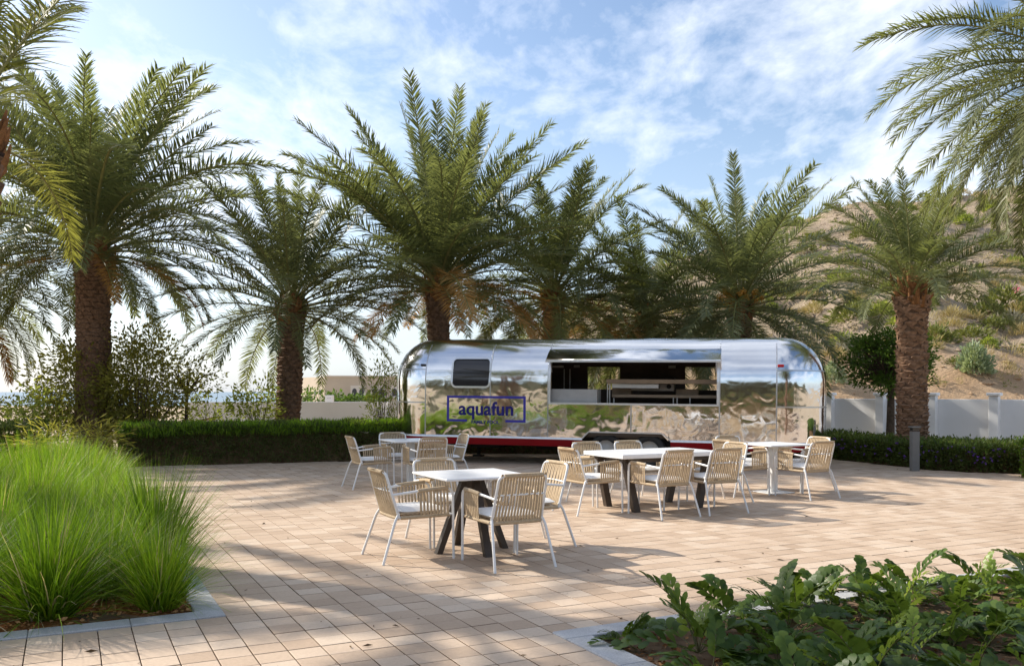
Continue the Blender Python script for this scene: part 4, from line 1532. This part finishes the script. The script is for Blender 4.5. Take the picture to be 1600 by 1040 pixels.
def hedge(name, label, line, depth, height, n, leaf, m, topspike=0.0, seed=1, dens_front=1.0, flowers=0, wid=.45, sprigs=0, sprig_m=None):
    rs = np.random.default_rng(seed)
    L = sum((b - a).length for a, b in zip(line, line[1:]))
    root = empty(name, (line[0].x, line[0].y, 0)); tag(root, label, 'hedge')
    o = line[0]
    core = MB()
    k = max(4, int(L / .35))
    ring = []
    for i in range(k + 1):
        p, d = along(line, L * i / k); nn = Vector((-d.y, d.x))
        if nn.y < 0: nn = -nn
        a = p + nn * .16 - o; b = p + nn * (depth - .14) - o
        hh = height - .15 + .05 * rs.normal()
        ring += [(a.x, a.y, -.02), (a.x + nn.x * .04, a.y + nn.y * .04, hh), (b.x, b.y, hh), (b.x, b.y, -.02)]
    core.add(ring, [(4 * i + j, 4 * i + 4 + j, 4 * i + 5 + j, 4 * i + 1 + j) for i in range(k) for j in range(3)] + [(0, 1, 2, 3), (4 * k + 3, 4 * k + 2, 4 * k + 1, 4 * k)])
    core.build('twigs', M_TWIG, root)
    P, D = [], []
    for i in range(n):
        s = rs.uniform(0, L); p, d = along(line, s); nn = Vector((-d.y, d.x))
        if nn.y < 0: nn = -nn
        bump = .07 * noise.noise((s * 1.7, seed, 0)) + .05 * noise.noise((s * 4.1, seed, 7))
        u = rs.random()
        ends = rs.random()
        if u < .42:      # front
            z = rs.uniform(.0, 1) ** .8 * height; q = p + nn * (.02 + .16 * rs.random() + bump * (.3 + z / height))
            di = np.array([-nn.x, -nn.y, .35]) + rs.normal(0, .6, 3)
        elif u < .9:
            z = height + bump + rs.normal(0, .035) - .04; q = p + nn * rs.uniform(.0, depth)
            di = np.array([0, 0, 1.0]) + rs.normal(0, .42, 3)
            if topspike: z += topspike * rs.random() ** 3
        else:
            z = rs.uniform(.1, height); q = p + nn * (depth - .1 * rs.random()); di = np.array([nn.x, nn.y, .4]) + rs.normal(0, .6, 3)
        if ends < .03: q = q + d * (.08 if s > L / 2 else -.08)
        P.append((q.x - o.x, q.y - o.y, max(.01, z))); D.append(di)
    P, D = np.array(P), np.array(D)
    ln = leaf * rs.uniform(.7, 1.4, len(P))
    Vv, Q = leaf_quads(P, D, ln, ln * wid)
    link('foliage', np_mesh('foliage', Vv, Q, m), root)
    if sprigs:
        P, D = [], []
        for i in range(sprigs):
            s = rs.uniform(0, L); p, d = along(line, s); nn = Vector((-d.y, d.x))
            if nn.y < 0: nn = -nn
            q = p + nn * rs.uniform(-.02, depth) - o
            P.append((q.x, q.y, height - .21 + .20 * rs.random() + .08 * noise.noise((s * 2.3, q.y * 2, seed)))); D.append(np.array([0, 0, 1.0]) + rs.normal(0, .3, 3))
        ln = .13 * rs.uniform(.6, 1.5, sprigs)
        Vv, Q = leaf_quads(np.array(P), np.array(D), ln, ln * .13)
        link('top_sprigs', np_mesh('top_sprigs', Vv, Q, sprig_m), root)
    if flowers:
        fm = MB()
        for i in range(flowers):
            s = rs.uniform(0, L); p, d = along(line, s); nn = Vector((-d.y, d.x))
            if nn.y < 0: nn = -nn
            z = rs.uniform(.35, 1.0) * height
            q = p + nn * (rs.uniform(-.03, .05)) - o
            c = Vector((q.x, q.y, z))
            for w in range(5):
                dd = Vector(rs.normal(0, 1, 3)).normalized() * .035; ee = Vector(rs.normal(0, 1, 3)).normalized() * .02
                fm.add([c - dd * .2 - ee, c + dd, c - dd * .2 + ee], [(0, 1, 2)])
        tag(fm.build('purple_flowers', M_FLOWER, root), kind='stuff')
    return root


hedge('hedge', 'clipped green hedge with bright grassy top left of the trailer', [Vector((-8.1, 18.1))] + LHEDGE[3:], 1.15, .80, 24000, .075, M_HEDGED, .04, 31, wid=.26, sprigs=16000, sprig_m=M_SPRIG)
hedge('hedge', 'dark low hedge at the left picture edge behind the grass', [Vector((-15.5, 16.9)), Vector((-12.0, 17.6)), Vector((-9.9, 18.1))], 1.6, .80, 12000, .08, M_HEDGED, .12, 32)
hedge('hedge', 'dark green hedge with purple flowers in front of the white wall', RHEDGE[:6], 1.5, .48, 24000, .065, M_HEDGED, .10, 33, 1, 150, sprigs=3500, sprig_m=M_HEDGE)
hedge('hedge', 'bright green rounded hedge at the right picture edge', [Vector((9.05, 15.75)), Vector((9.6, 15.3)), Vector((11.2, 15.0))], 1.5, .66, 12000, .07, M_HEDGE, .08, 34)
hedge('hedge', 'dark hedge added behind the trailer to darken the gap under it', [Vector((-2.6, 22.3)), Vector((2.4, 21.6)), Vector((6.6, 20.6))], 1.0, .72, 9000, .08, M_HEDGED, .05, 36)  # added hedge, hides the sunlit ground beyond so the gap stays dark
hedge('hedge', 'green hedge along the near side of the terrace', [Vector((-11, -6.6)), Vector((16, -6.6))], 1.6, 1.0, 7000, .22, M_HEDGED, .1, 35)

# ------------------------------------------------------------------ shrubs and trees


def leafy_plant(name, label, cat, loc, h, rx, ry, nl, leaf, m, seed, stems=5, clumps=40, zlo=.25, trunk_r=.03, single=False, group=None, clump_r=.16, wid=.45, shape='dome', loose=0.0):
    rs = np.random.default_rng(seed)
    root = empty(name, loc); tag(root, label, cat, group)
    st = MB()
    cen = []
    while len(cen) < clumps:
        d = rs.normal(0, 1, 3); d /= np.linalg.norm(d)
        r = rs.uniform(.35, 1) ** .5 if shape == 'dome' else rs.uniform(0, 1) ** .4
        c = np.array([d[0] * rx * r, d[1] * ry * r, zlo * h + (h * (1 - zlo)) * (.5 + .5 * d[2] * r)])
        cen.append(c)
    cen = np.array(cen)
    heads = []
    if single:
        top = np.array([rs.normal(0, .04), rs.normal(0, .04), h * zlo * 1.15])
        st.tube([(0, 0, -.05), (top[0] * .3 + rs.normal(0, .03), top[1] * .3, h * zlo * .55), top], [trunk_r * 1.25, trunk_r, trunk_r * .8], 8)
        heads = [top]
    else:
        for i in range(stems):
            a = rs.uniform(0, 6.28); r = rs.uniform(.05, .3)
            heads.append(np.array([math.cos(a) * r * rx, math.sin(a) * r * ry, h * zlo * rs.uniform(.6, 1.2)]))
            st.tube([(math.cos(a) * .06, math.sin(a) * .06, -.05), heads[-1] * np.array([.5, .5, .55]), heads[-1]], [trunk_r, trunk_r * .8, trunk_r * .6], 6)
    for c in cen:
        hd = heads[int(np.argmin([np.linalg.norm(c - q) for q in heads]))] if rs.random() < .8 else heads[rs.integers(len(heads))]
        mid = (hd + c) / 2 + rs.normal(0, .05, 3) * h * .4 + np.array([0, 0, .04 * h])
        st.tube([hd, mid, c], [trunk_r * .5, trunk_r * .3, trunk_r * .12], 5, 0, False)
    st.build('trunk' if single else 'stems', M_BARK, root)
    idx = rs.integers(0, len(cen), nl)
    P = cen[idx] + rs.normal(0, 1, (nl, 3)) * np.array([rx, ry, h * (1 - zlo) * .5]) * clump_r
    ctr = np.array([0, 0, h * .5])
    D = unit(P - cen[idx]) + unit(P - ctr) * .5 + rs.normal(0, .35, (nl, 3)) + np.array([0, 0, -.15 + loose])
    ln = leaf * rs.uniform(.65, 1.3, nl)
    Vv, Q = leaf_quads(P, D, ln, ln * wid)
    link('foliage', np_mesh('foliage', Vv, Q, m), root)
    return root


def gz(px, y): return (ppx(px, y), y, 0)


leafy_plant('shrub', 'large olive green shrub behind the thick palm trunk', 'shrub', gz(150, 21.0), 2.75, 1.45, 1.2, 8000, .105, M_SHRUB, 41, 7, 85, .16, .035, clump_r=.13)
leafy_plant('shrub', 'loose drooping olive shrub right of the thick palm trunk', 'shrub', gz(226, 20.6), 2.95, .95, .9, 4800, .105, M_SHRUB, 42, 5, 52, .10, .03, clump_r=.15)
leafy_plant('shrub', 'bright yellow green bush at the foot of the big shrub', 'shrub', gz(52, 19.6), 1.55, .55, .5, 900, .11, M_SHRUBY, 43, 4, 22, .2, .02, clump_r=.22)
leafy_plant('small_tree', 'thin bare stemmed sapling standing behind the left hedge', 'tree', gz(292, 21.6), 2.5, .75, .7, 520, .11, M_SHRUB, 44, 1, 22, .52, .045, True, clump_r=.22)
leafy_plant('shrub', 'sparse pale green shrub left of the leaning palm', 'shrub', gz(325, 22.0), 1.75, .62, .5, 620, .11, M_SHRUBY, 45, 3, 26, .25, .02, clump_r=.2)
leafy_plant('shrub', 'sparse pale green shrub touching the leaning palm trunk', 'shrub', gz(400, 22.3), 1.95, .70, .5, 760, .12, M_SHRUBY, 46, 4, 30, .25, .022, clump_r=.19)
leafy_plant('shrub', 'yellow green shrub squeezed against the trailer front', 'shrub', gz(597, 21.4), 2.25, .42, .45, 1300, .10, M_SHRUBY, 47, 5, 40, .12, .02, clump_r=.22, wid=.3)
leafy_plant('shrub', 'small brownish shrub at the far left edge', 'shrub', gz(8, 21.5), 1.4, .5, .5, 420, .11, M_SHRUB, 48, 4, 18, .3, .02, clump_r=.22)
leafy_plant('tree', 'small round dark tree behind the scaly palm trunk', 'tree', gz(1390, 21.5), 3.0, 1.08, 1.0, 11000, .085, M_TREE, 49, 1, 110, .52, .10, True, clump_r=.11)
leafy_plant('palm_shrub', 'low olive shrub tuft in the grass under the thick palm', 'shrub', gz(105, 17.2), .95, .9, .7, 1500, .16, M_SHRUB, 50, 5, 30, .1, .02, clump_r=.25, wid=.16)

# trees behind the camera that show in the polished metal
BT = [(-14, -13, 5), (-5, -17, 5.5), (5, -14, 5), (14, -18, 6), (24, -15, 6), (-24, -16, 6), (-9, -24, 6.5), (0, -27, 6), (10, -25, 7), (19, -28, 7), (-19, -26, 7), (30, -24, 7)]
for i, (x, y, h) in enumerate(BT):
    leafy_plant('tree', 'green tree on the near side of the terrace', 'tree', (x, y, 0), h, 3.0, 2.6, 1500, .5, M_OLIVE, 60 + i, 1, 40, .22, .2, True, group='trees behind the terrace', clump_r=.2)

# ------------------------------------------------------------------ fountain grass


def grass_mesh(seed, nb, h, spread):
    rs = np.random.default_rng(seed)
    a = rs.uniform(0, 2 * np.pi, nb)
    r0 = .13 * np.sqrt(rs.random(nb))
    base = np.stack([np.cos(a) * r0, np.sin(a) * r0, np.zeros(nb)], 1)
    a2 = a + rs.normal(0, .5, nb)
    out = np.stack([np.cos(a2), np.sin(a2), np.zeros(nb)], 1)
    ln = h * rs.uniform(.55, 1.15, nb)
    tilt = np.abs(rs.normal(0, 1, nb)) * np.radians(spread) * .75
    bend = rs.uniform(.2, 1.1, nb) * (0.4 + tilt)
    side = np.stack([-np.sin(a2), np.cos(a2), np.zeros(nb)], 1)
    yaw = rs.normal(0, .7, nb)[:, None]
    side = unit(side * np.cos(yaw) + out * np.sin(yaw))
    K = 5
    p = base.copy(); rows = []
    w = rs.uniform(.005, .0125, nb)[:, None]
    for k in range(K):
        t = k / (K - 1)
        wk = w * (1 - t ** 1.5 * .92)
        rows += [p - side * wk / 2, p + side * wk / 2]
        ang = (tilt + bend * t)[:, None]
        p = p + (out * np.sin(ang) + np.array([0, 0, 1.0]) * np.cos(ang)) * (ln / (K - 1))[:, None]
    Vv = np.stack(rows, 1).reshape(-1, 3)
    b = np.arange(nb)[:, None] * (2 * K)
    Q = np.concatenate([b + np.array([2 * k, 2 * k + 1, 2 * k + 3, 2 * k + 2]) for k in range(K - 1)])
    mi = (rs.random(nb) < .075).astype(int)
    return np_mesh('grass_clump', Vv, Q, [M_GRASS, M_DRYGR], np.tile(mi, K - 1))


GR = [grass_mesh(200 + i, 1100, .85, 30 + 5 * i) for i in range(5)]
gr = random.Random(9)
spots = []
for jj in range(0, 14):
    for ii in range(0, 12):
        s = .40 + ii * .78 + (.4 if jj % 2 else 0) + gr.uniform(-.13, .13)
        t = .46 + jj * .68 + gr.uniform(-.13, .13)
        p = C0 - V * s + U * t
        if p.y < 4.5 or p.x / p.y < -.80 or p.y > 15.6: continue
        spots.append((jj, ii, p))
GORD = 'first second third fourth fifth sixth seventh eighth ninth tenth eleventh twelfth thirteenth fourteenth fifteenth'.split()
for (jj, ii, p) in spots:
    o = link('grass_clump', GR[gr.randrange(5)], None, (p.x, p.y, -.01))
    s = gr.uniform(.80, 1.10)
    o.scale = (s, s, s * gr.uniform(.86, 1.10)); o.rotation_euler = (gr.uniform(-.06, .06), gr.uniform(-.06, .06), gr.uniform(0, 6.28))
    kth = sum(1 for q in spots if q[0] == jj and q[1] < ii)
    if (jj, ii) == (0, 0): lab = 'bright green grass clump at the kerb corner, overhanging the paving'
    elif jj < 6: lab = 'bright green grass clump, %s from the right kerb in the %s row' % (GORD[kth], GORD[jj] if jj else 'front')
    elif ii == 0: lab = 'bright green grass clump beside the right kerb, %s row from the front' % GORD[jj]
    else: lab = 'bright green grass clump at the back of the left bed'
    tag(o, lab, 'grass', 'grass clumps in the left bed')

# ------------------------------------------------------------------ broad leaved cycads


def cycad_leaf(seed, L, e0, e1, pairs, ll, lw, mats):
    rs = np.random.default_rng(seed)
    n = 12
    ts = np.linspace(0, 1, n)
    el = np.radians(e0 + (e1 - e0) * ts ** 1.2)
    p = np.zeros((n, 3)); sw = rs.normal(0, .03)
    for i in range(1, n): p[i] = p[i - 1] + np.array([math.cos(el[i]), sw * i / n, math.sin(el[i])]) * L / (n - 1)
    Vs, Q, Ms = [], [], []
    rad = .0055 * (1 - ts * .7)
    for i in range(n):
        Nn = np.array([-math.sin(el[i]), 0, math.cos(el[i])])
        for a, b in ((1, 0), (0, 1), (-1, 0), (0, -1)): Vs.append(p[i] + np.array([0, 1, 0]) * rad[i] * a + Nn * rad[i] * b)
    for i in range(n - 1):
        for j in range(4): Q.append((i * 4 + j, i * 4 + (j + 1) % 4, (i + 1) * 4 + (j + 1) % 4, (i + 1) * 4 + j)); Ms.append(1)
    for k in range(pairs):
        t = .30 + .70 * k / (pairs - 1)
        for s in (-1, 1):
            tt = min(.995, t + rs.normal(0, .006))
            i = min(n - 2, int(tt * (n - 1))); f = tt * (n - 1) - i
            c = p[i] * (1 - f) + p[i + 1] * f
            T = unit(p[i + 1] - p[i]); Nn = np.array([-T[2], 0, T[0]]); B = np.array([0, 1.0, 0]) * s
            fw = np.radians(68 - 38 * tt + rs.normal(0, 6)); up = np.radians(26 + rs.normal(0, 9))
            D = unit(T * math.cos(fw) + (B * math.cos(up) + Nn * math.sin(up)) * math.sin(fw))
            W = unit(np.cross(D, Nn)); M_ = np.cross(W, D)
            l = ll * rs.uniform(.85, 1.1) * (1 - .3 * abs(tt - .6) / .4); w = lw * rs.uniform(.85, 1.1)
            b = len(Vs)
            prof = [(0, .10), (.22, .55), (.5, .92), (.75, 1.0), (.92, .66), (1.0, .16)]
            for (u, ww) in prof:
                q = c + D * l * u + M_ * l * (-.10 * u * u)
                Vs.append(q - W * w * ww / 2 + M_ * w * .10 * ww); Vs.append(q + W * w * ww / 2 + M_ * w * .10 * ww)
            for u in range(len(prof) - 1): Q.append((b + 2 * u, b + 2 * u + 1, b + 2 * u + 3, b + 2 * u + 2)); Ms.append(0)
    return np_mesh('leaf', Vs, Q, mats, Ms, True)


CY = [cycad_leaf(300 + i, .58, e0, e1, pr_, .135, .068, [M_CYC, M_CSTALK]) for i, (e0, e1, pr_) in enumerate(((80, 30, 9), (66, 8, 9), (52, -8, 9), (40, -24, 8), (26, -30, 8), (16, -22, 8), (34, -12, 9)))]
CYY = [cycad_leaf(320 + i, .5, e0, e1, 8, .10, .04, [M_CYCY, M_CSTALK]) for i, (e0, e1) in enumerate(((84, 45), (65, 20)))]
ORD = 'first second third fourth fifth sixth seventh eighth ninth tenth eleventh twelfth thirteenth fourteenth fifteenth sixteenth seventeenth eighteenth'.split()
cy = random.Random(21)
pl = []
for jj in range(0, 9):
    for ii in range(0, 16):
        s = .40 + ii * .43 + (.21 if jj % 2 else 0) + cy.uniform(-.12, .12)
        t = .34 + jj * .37 + cy.uniform(-.09, .09)
        p = C1 + V * s - U * t
        if p.y < 3.7 or p.x / p.y > .68 or p.x / p.y < -.02: continue
        pl.append((jj, ii, p))
for (jj, ii, p) in pl:
    root = empty('cycad_plant', (p.x, p.y, -.02), cy.uniform(0, 6.28))
    young = cy.random() < .26
    kth = ORD[min(len(ORD) - 1, sum(1 for q in pl if q[0] == jj and q[1] < ii))]
    row = 'back row along the paving' if jj == 0 else '%s row behind the paving edge' % ORD[jj]
    lab = '%s plant, %s from the left kerb, %s' % ('fresh yellow green' if young else 'dark leathery leaved', kth, row)
    tag(root, lab, 'plant', 'leathery leaved plants in the right bed')
    n = cy.randint(8, 11)
    big = cy.uniform(.56, .84)
    if p.x > 2.6: big *= .92
    if jj == 0 and ii < 2: big *= .7
    for i in range(n):
        yg = young and i < 3
        me = CYY[cy.randrange(2)] if yg else CY[cy.randrange(len(CY))]
        o = link('leaf', me, root)
        o.rotation_euler = (cy.uniform(-.5, .5), cy.uniform(-.15, .15), 6.283 * i / n + cy.uniform(-.4, .4))
        s = big * cy.uniform(.75, 1.15)
        o.scale = (s, s, s)

# ------------------------------------------------------------------ hillside scrub


def dome_mesh(name, seed, nl, leaf, m, spiky=False, wid=.3):
    rs = np.random.default_rng(seed)
    d = unit(rs.normal(0, 1, (nl, 3))); d[:, 2] = np.abs(d[:, 2])
    lump = np.array([.8 + .35 * noise.noise(Vector(q) * 2.2 + Vector((seed, 0, 0))) for q in d])
    r = (rs.uniform(.35, 1, nl) ** .6 * lump)[:, None]
    P = d * r * np.array([.5, .5, .62])
    D = d + rs.normal(0, .3, (nl, 3)) + np.array([0, 0, .7 if spiky else .1])
    ln = leaf * rs.uniform(.6, 1.3, nl)
    Vv, Q = leaf_quads(P, D, ln, ln * wid)
    return np_mesh(name, Vv, Q, m)


KINDS = [
    ('desert_shrub', [dome_mesh('desert_shrub', 401 + i, 620, .13, M_SCRUBG) for i in range(2)], 'olive green desert shrub on the rocky hillside', 'shrub', 'green shrubs on the hillside', 50, (.9, 2.1)),
    ('desert_shrub', [dome_mesh('desert_shrub', 411 + i, 560, .17, M_SCRUBS, True, .14) for i in range(2)], 'grey twiggy desert shrub on the rocky hillside', 'shrub', 'grey shrubs on the hillside', 30, (.8, 1.9)),
    ('grass_tussock', [dome_mesh('grass_tussock', 421 + i, 380, .30, M_SCRUBY, True, .08) for i in range(2)], 'straw coloured dry tussock on the rocky hillside', 'grass', 'dry tussocks on the hillside', 70, (.6, 1.3)),
    ('desert_shrub', [dome_mesh('desert_shrub', 431 + i, 620, .15, M_SHRUBY) for i in range(2)], 'bright yellow green shrub on the rocky hillside', 'shrub', 'bright shrubs on the hillside', 34, (.7, 1.6)),
]
hr = random.Random(77)


def on_hill(px, y): x = ppx(px, y); return (x, y, hill_z(x, y) - .05)


for (nm, mes, lab, cat, grp, cnt, (s0, s1)) in KINDS:
    for i in range(cnt):
        px = hr.uniform(1180, 1660) if hr.random() < .8 else hr.uniform(820, 1200)
        y = hr.uniform(35, 74)
        o = link(nm, mes[hr.randrange(len(mes))], None, on_hill(px, y))
        s = hr.uniform(s0, s1)
        o.scale = (s * hr.uniform(.9, 1.4), s, s * hr.uniform(.65, 1.0)); o.rotation_euler = (0, 0, hr.uniform(0, 6.28))
        tag(o, lab, cat, grp)
o = link('desert_shrub', dome_mesh('desert_shrub', 441, 1500, .11, M_MILK, False, .5), None, on_hill(1523, 34.5)); o.scale = (1.6, 1.5, 2.1)
tag(o, 'pale whitish leaved bush on the sandy foot of the hill above wall', 'shrub')
o = link('desert_shrub', dome_mesh('desert_shrub', 442, 800, .11, M_MILK, False, .5), None, on_hill(1298, 34.0)); o.scale = (1.3, 1.2, 1.5)
tag(o, 'pale whitish leaved bush beside the right end of the trailer', 'shrub')
pk = empty('desert_shrub', on_hill(1570, 43)); tag(pk, 'desert shrub with a pink bloom high on the hillside', 'shrub')
o = link('foliage', KINDS[0][1][0], pk); o.scale = (2.6, 2.2, 2.0)
o = MB()
for i in range(40):
    c = Vector((.1 + hr.gauss(0, .11), -.95 + hr.gauss(0, .06), .75 + hr.gauss(0, .1))); d = Vector((hr.gauss(0, 1), hr.gauss(0, 1), hr.gauss(0, 1))).normalized() * .07; e = Vector((hr.gauss(0, 1), hr.gauss(0, 1), hr.gauss(0, 1))).normalized() * .05
    o.add([c, c + d, c + e], [(0, 1, 2)])
o.build('pink_bloom', M_PINK, pk)
# small tufts and stones all over the slope, too many to count
sv, sq, sm_ = [], [], []
base = 0
tuft = [dome_mesh('tuft', 451, 26, .34, M_SCRUBY, True, .12), dome_mesh('tuft', 452, 30, .25, M_SCRUBG, False, .3)]
tv = []
for me in tuft:
    c = np.empty(len(me.vertices) * 3, np.float32); me.vertices.foreach_get('co', c); tv.append(c.reshape(-1, 3))
for i in range(800):
    px = hr.uniform(790, 1700); y = 33.5 + 45 * hr.random() ** 1.2
    x, yy, z = on_hill(px, y)
    if z < 1.6 and hr.random() < .8: continue
    k = hr.randrange(2); s = hr.uniform(.35, .95)
    vv = tv[k] * s + np.array([x, yy, z])
    sv.append(vv); q = np.arange(len(vv)).reshape(-1, 4) + base; sq.append(q); sm_ += [k] * len(q); base += len(vv)
tag(link('scrub', np_mesh('scrub', np.concatenate(sv), np.concatenate(sq), [M_SCRUBY, M_SCRUBG], sm_)), 'low scrub and tufts covering the hillside', kind='stuff')
sb = MB()
for i in range(1300):
    px = hr.uniform(790, 1700); y = hr.uniform(32.5, 74); c = Vector(on_hill(px, y)) + Vector((0, 0, .05)); s = .08 + .38 * hr.random() ** 3
    vs = [Vector(v) * s * hr.uniform(.6, 1.1) + c for v in ((1, 0, 0), (-.9, .1, 0), (0, .9, 0), (.1, -1, 0), (.1, 0, .7), (0, 0, -.6))]
    sb.add(vs, [(0, 2, 4), (2, 1, 4), (1, 3, 4), (3, 0, 4), (2, 0, 5), (1, 2, 5), (3, 1, 5), (0, 3, 5)])
tag(sb.build('rubble', M_HILL), 'loose stones scattered over the hillside', kind='stuff')

# ------------------------------------------------------------------ far building, its garden, small things
BY = 112.0
corner = Vector((ppx(507, BY), BY))
d1 = Vector((.97, .24)).normalized(); d2 = Vector((-.62, .78)).normalized()
fb_ = empty('beach_villa', (corner.x, corner.y, 0)); tag(fb_, 'long low sand coloured villa with arched windows on the beach', 'building')
HB = 3.45
w = MB()


def prism(mb, a, b, depthv, z0, z1):
    a, b = Vector(a), Vector(b); c, d = b + depthv, a + depthv
    mb.add([(p.x, p.y, z) for z in (z0, z1) for p in (a, b, c, d)], [(3, 2, 1, 0), (4, 5, 6, 7), (0, 1, 5, 4), (1, 2, 6, 5), (2, 3, 7, 6), (3, 0, 4, 7)])


prism(w, (0, 0), d1 * 16, d2 * 9, -1, HB)
w.build('wall', M_FARB, fb_)
w = MB(); n1 = Vector((d1.y, -d1.x))
prism(w, n1 * .12, d1 * 16 + n1 * .12, -n1 * .3, HB, HB + .18); w.build('parapet', M_FARW, fb_)
for s, ww, hh in ((1.5, 2.0, .35), (7.5, 1.4, .3), (11.5, 2.6, .5)):
    w = MB(); c = d1 * s + d2 * 3
    w.lathe([(ww / 2, 0), (ww / 2 * .9, hh * .45), (ww / 2 * .55, hh * .85), (.02, hh)], 16, None, (c.x, c.y, HB)); w.build('roof_dome', M_FARW, fb_)
for k in range(4):
    s0 = 4.2 + k * 2.55
    pm = MB(); prism(pm, d1 * (s0 - .95) + n1 * .06, d1 * (s0 + .95) + n1 * .06, -n1 * .05, .2, 2.35); pn = pm.build('window_panel', M_FARW, fb_)
    for e in (-.45, .45):
        g = MB(); pts = []
        c = d1 * (s0 + e) + n1 * .09
        for a in range(0, 181, 20): pts.append((c.x + d1.x * .3 * math.cos(R(a)), c.y + d1.y * .3 * math.cos(R(a)), 1.55 + .45 * math.sin(R(a))))
        pts += [(c.x - d1.x * .3, c.y - d1.y * .3, .75), (c.x + d1.x * .3, c.y + d1.y * .3, .75)]
        g.add(pts, [tuple(range(len(pts)))[::-1]]); g.build('arched_window', M_FARG, pn)
n2 = Vector((-d2.y, d2.x))
if n2.y > 0: n2 = -n2
for s in (1.2, 2.6):
    g = MB(); c = d2 * s + n2 * .05
    g.add([(c.x + d2.x * .28 * math.cos(R(a)), c.y + d2.y * .28 * math.cos(R(a)), 1.5 + .35 * math.sin(R(a))) for a in range(0, 360, 30)], [tuple(range(12))]); g.build('round_window', M_FARG, fb_)
for i, (px, y, h, r) in enumerate(((440, 100, 2.2, 1.5), (478, 104, 2.0, .8), (500, 102, 1.6, 1.6), (530, 103, 1.4, 1.5), (548, 101, 1.1, 1.2), (566, 102, 1.3, 1.6), (585, 104, 1.2, 1.4))):
    leafy_plant('garden_bush', 'far green bush in front of the sand coloured villa', 'shrub', (ppx(px, y), y, -.1), h, r, 1.0, 260, .4, M_TREE, 500 + i, 3, 14, .1, .04, group='bushes before the villa', clump_r=.25)
bx2 = empty('utility_box', gz(515, 84)); tag(bx2, 'small white box with grey base on the beach before the villa', 'box')
b = MB(); b.box((0, 0, .75), (.75, .5, .95), None, 0, .02); b.build('cabinet', M_WHITE, bx2)
b = MB(); b.box((0, 0, .12), (.68, .44, .35)); b.build('base', M_BOLL, bx2)
b = MB()
for q in (-.12, 0, .12): b.box((q, -.253, .95), (.07, .006, .04))
b.build('label_marks', M_BOLL, bx2)
# small bench beyond the hedge
be = empty('bench', gz(327, 24.5)); tag(be, 'small brown topped bench beyond the left hedge', 'bench')
b = MB(); b.box((0, 0, .80), (.42, .3, .06), Matrix.Rotation(R(-12), 3, 'Y'), 0, .01); b.build('seat', M_WOOD, be)
for sx in (-.16, .16):
    for sy in (-.1, .1): b = MB(); b.box((sx, sy, .39), (.03, .03, .78)); b.build('leg', M_BOLL, be)
# bollard lamp in front of the scaly palm
bo = empty('bollard_lamp', gz(1429, 17.25)); tag(bo, 'grey square bollard lamp in front of the scaly palm trunk', 'lamp')
b = MB(); b.box((0, 0, .38), (.14, .14, .78), None, 0, .006); b.build('post', M_BOLL, bo)
b = MB(); b.box((0, 0, .81), (.125, .125, .06)); b.build('lens', M_GLASS, bo)
b = MB(); b.box((0, 0, .855), (.18, .18, .03), None, 0, .006); b.build('cap', M_BOLL, bo)

# fallen leaflets and grit on the paving
fr_ = np.random.default_rng(5)
P = []
while len(P) < 260:
    y = 4.8 + 14 * fr_.random() ** 1.6; x = fr_.uniform(-.62, .62) * y
    if inside((x, y), PAVE) and not in_bed((x, y), .05): P.append((x, y, .004 + .004 * fr_.random()))
P = np.array(P)
D = np.stack([fr_.normal(0, 1, len(P)), fr_.normal(0, 1, len(P)), np.zeros(len(P))], 1)
ln = .012 + .07 * fr_.random(len(P)) ** 4
Vv, Q = leaf_quads(P, D, ln, ln * .3)
Vv[:, 2] = np.maximum(Vv[:, 2], .003)
tag(link('leaf_litter', np_mesh('leaf_litter', Vv, Q, M_TWIG)), 'small dry leaf scraps lying on the paving', kind='stuff')

# bark chips on the soil of both beds
for bi, (c, a, b, la, lb) in enumerate(BEDS):
    n = 5200 if bi else 2600
    ss = .22 + fr_.random(n) ** 1.5 * (la - .3) * (.75 if bi else .6); tt = .22 + fr_.random(n) * (min(lb, 4.2) - .3) * (1 if bi else .5)
    P = np.stack([c.x + a.x * ss + b.x * tt, c.y + a.y * ss + b.y * tt, np.full(n, .004) - (.02 if bi else 0) + .018 * fr_.random(n)], 1)
    D = np.stack([fr_.normal(0, 1, n), fr_.normal(0, 1, n), fr_.normal(0, .25, n)], 1)
    ln = fr_.uniform(.015, .055, n)
    Vv, Q = leaf_quads(P, D, ln, ln * .55)
    tag(link('mulch', np_mesh('mulch', Vv, Q, M_CHIP)), ['orange brown bark chips under the fountain grass', 'orange brown bark chips under the leathery plants'][bi], kind='stuff')
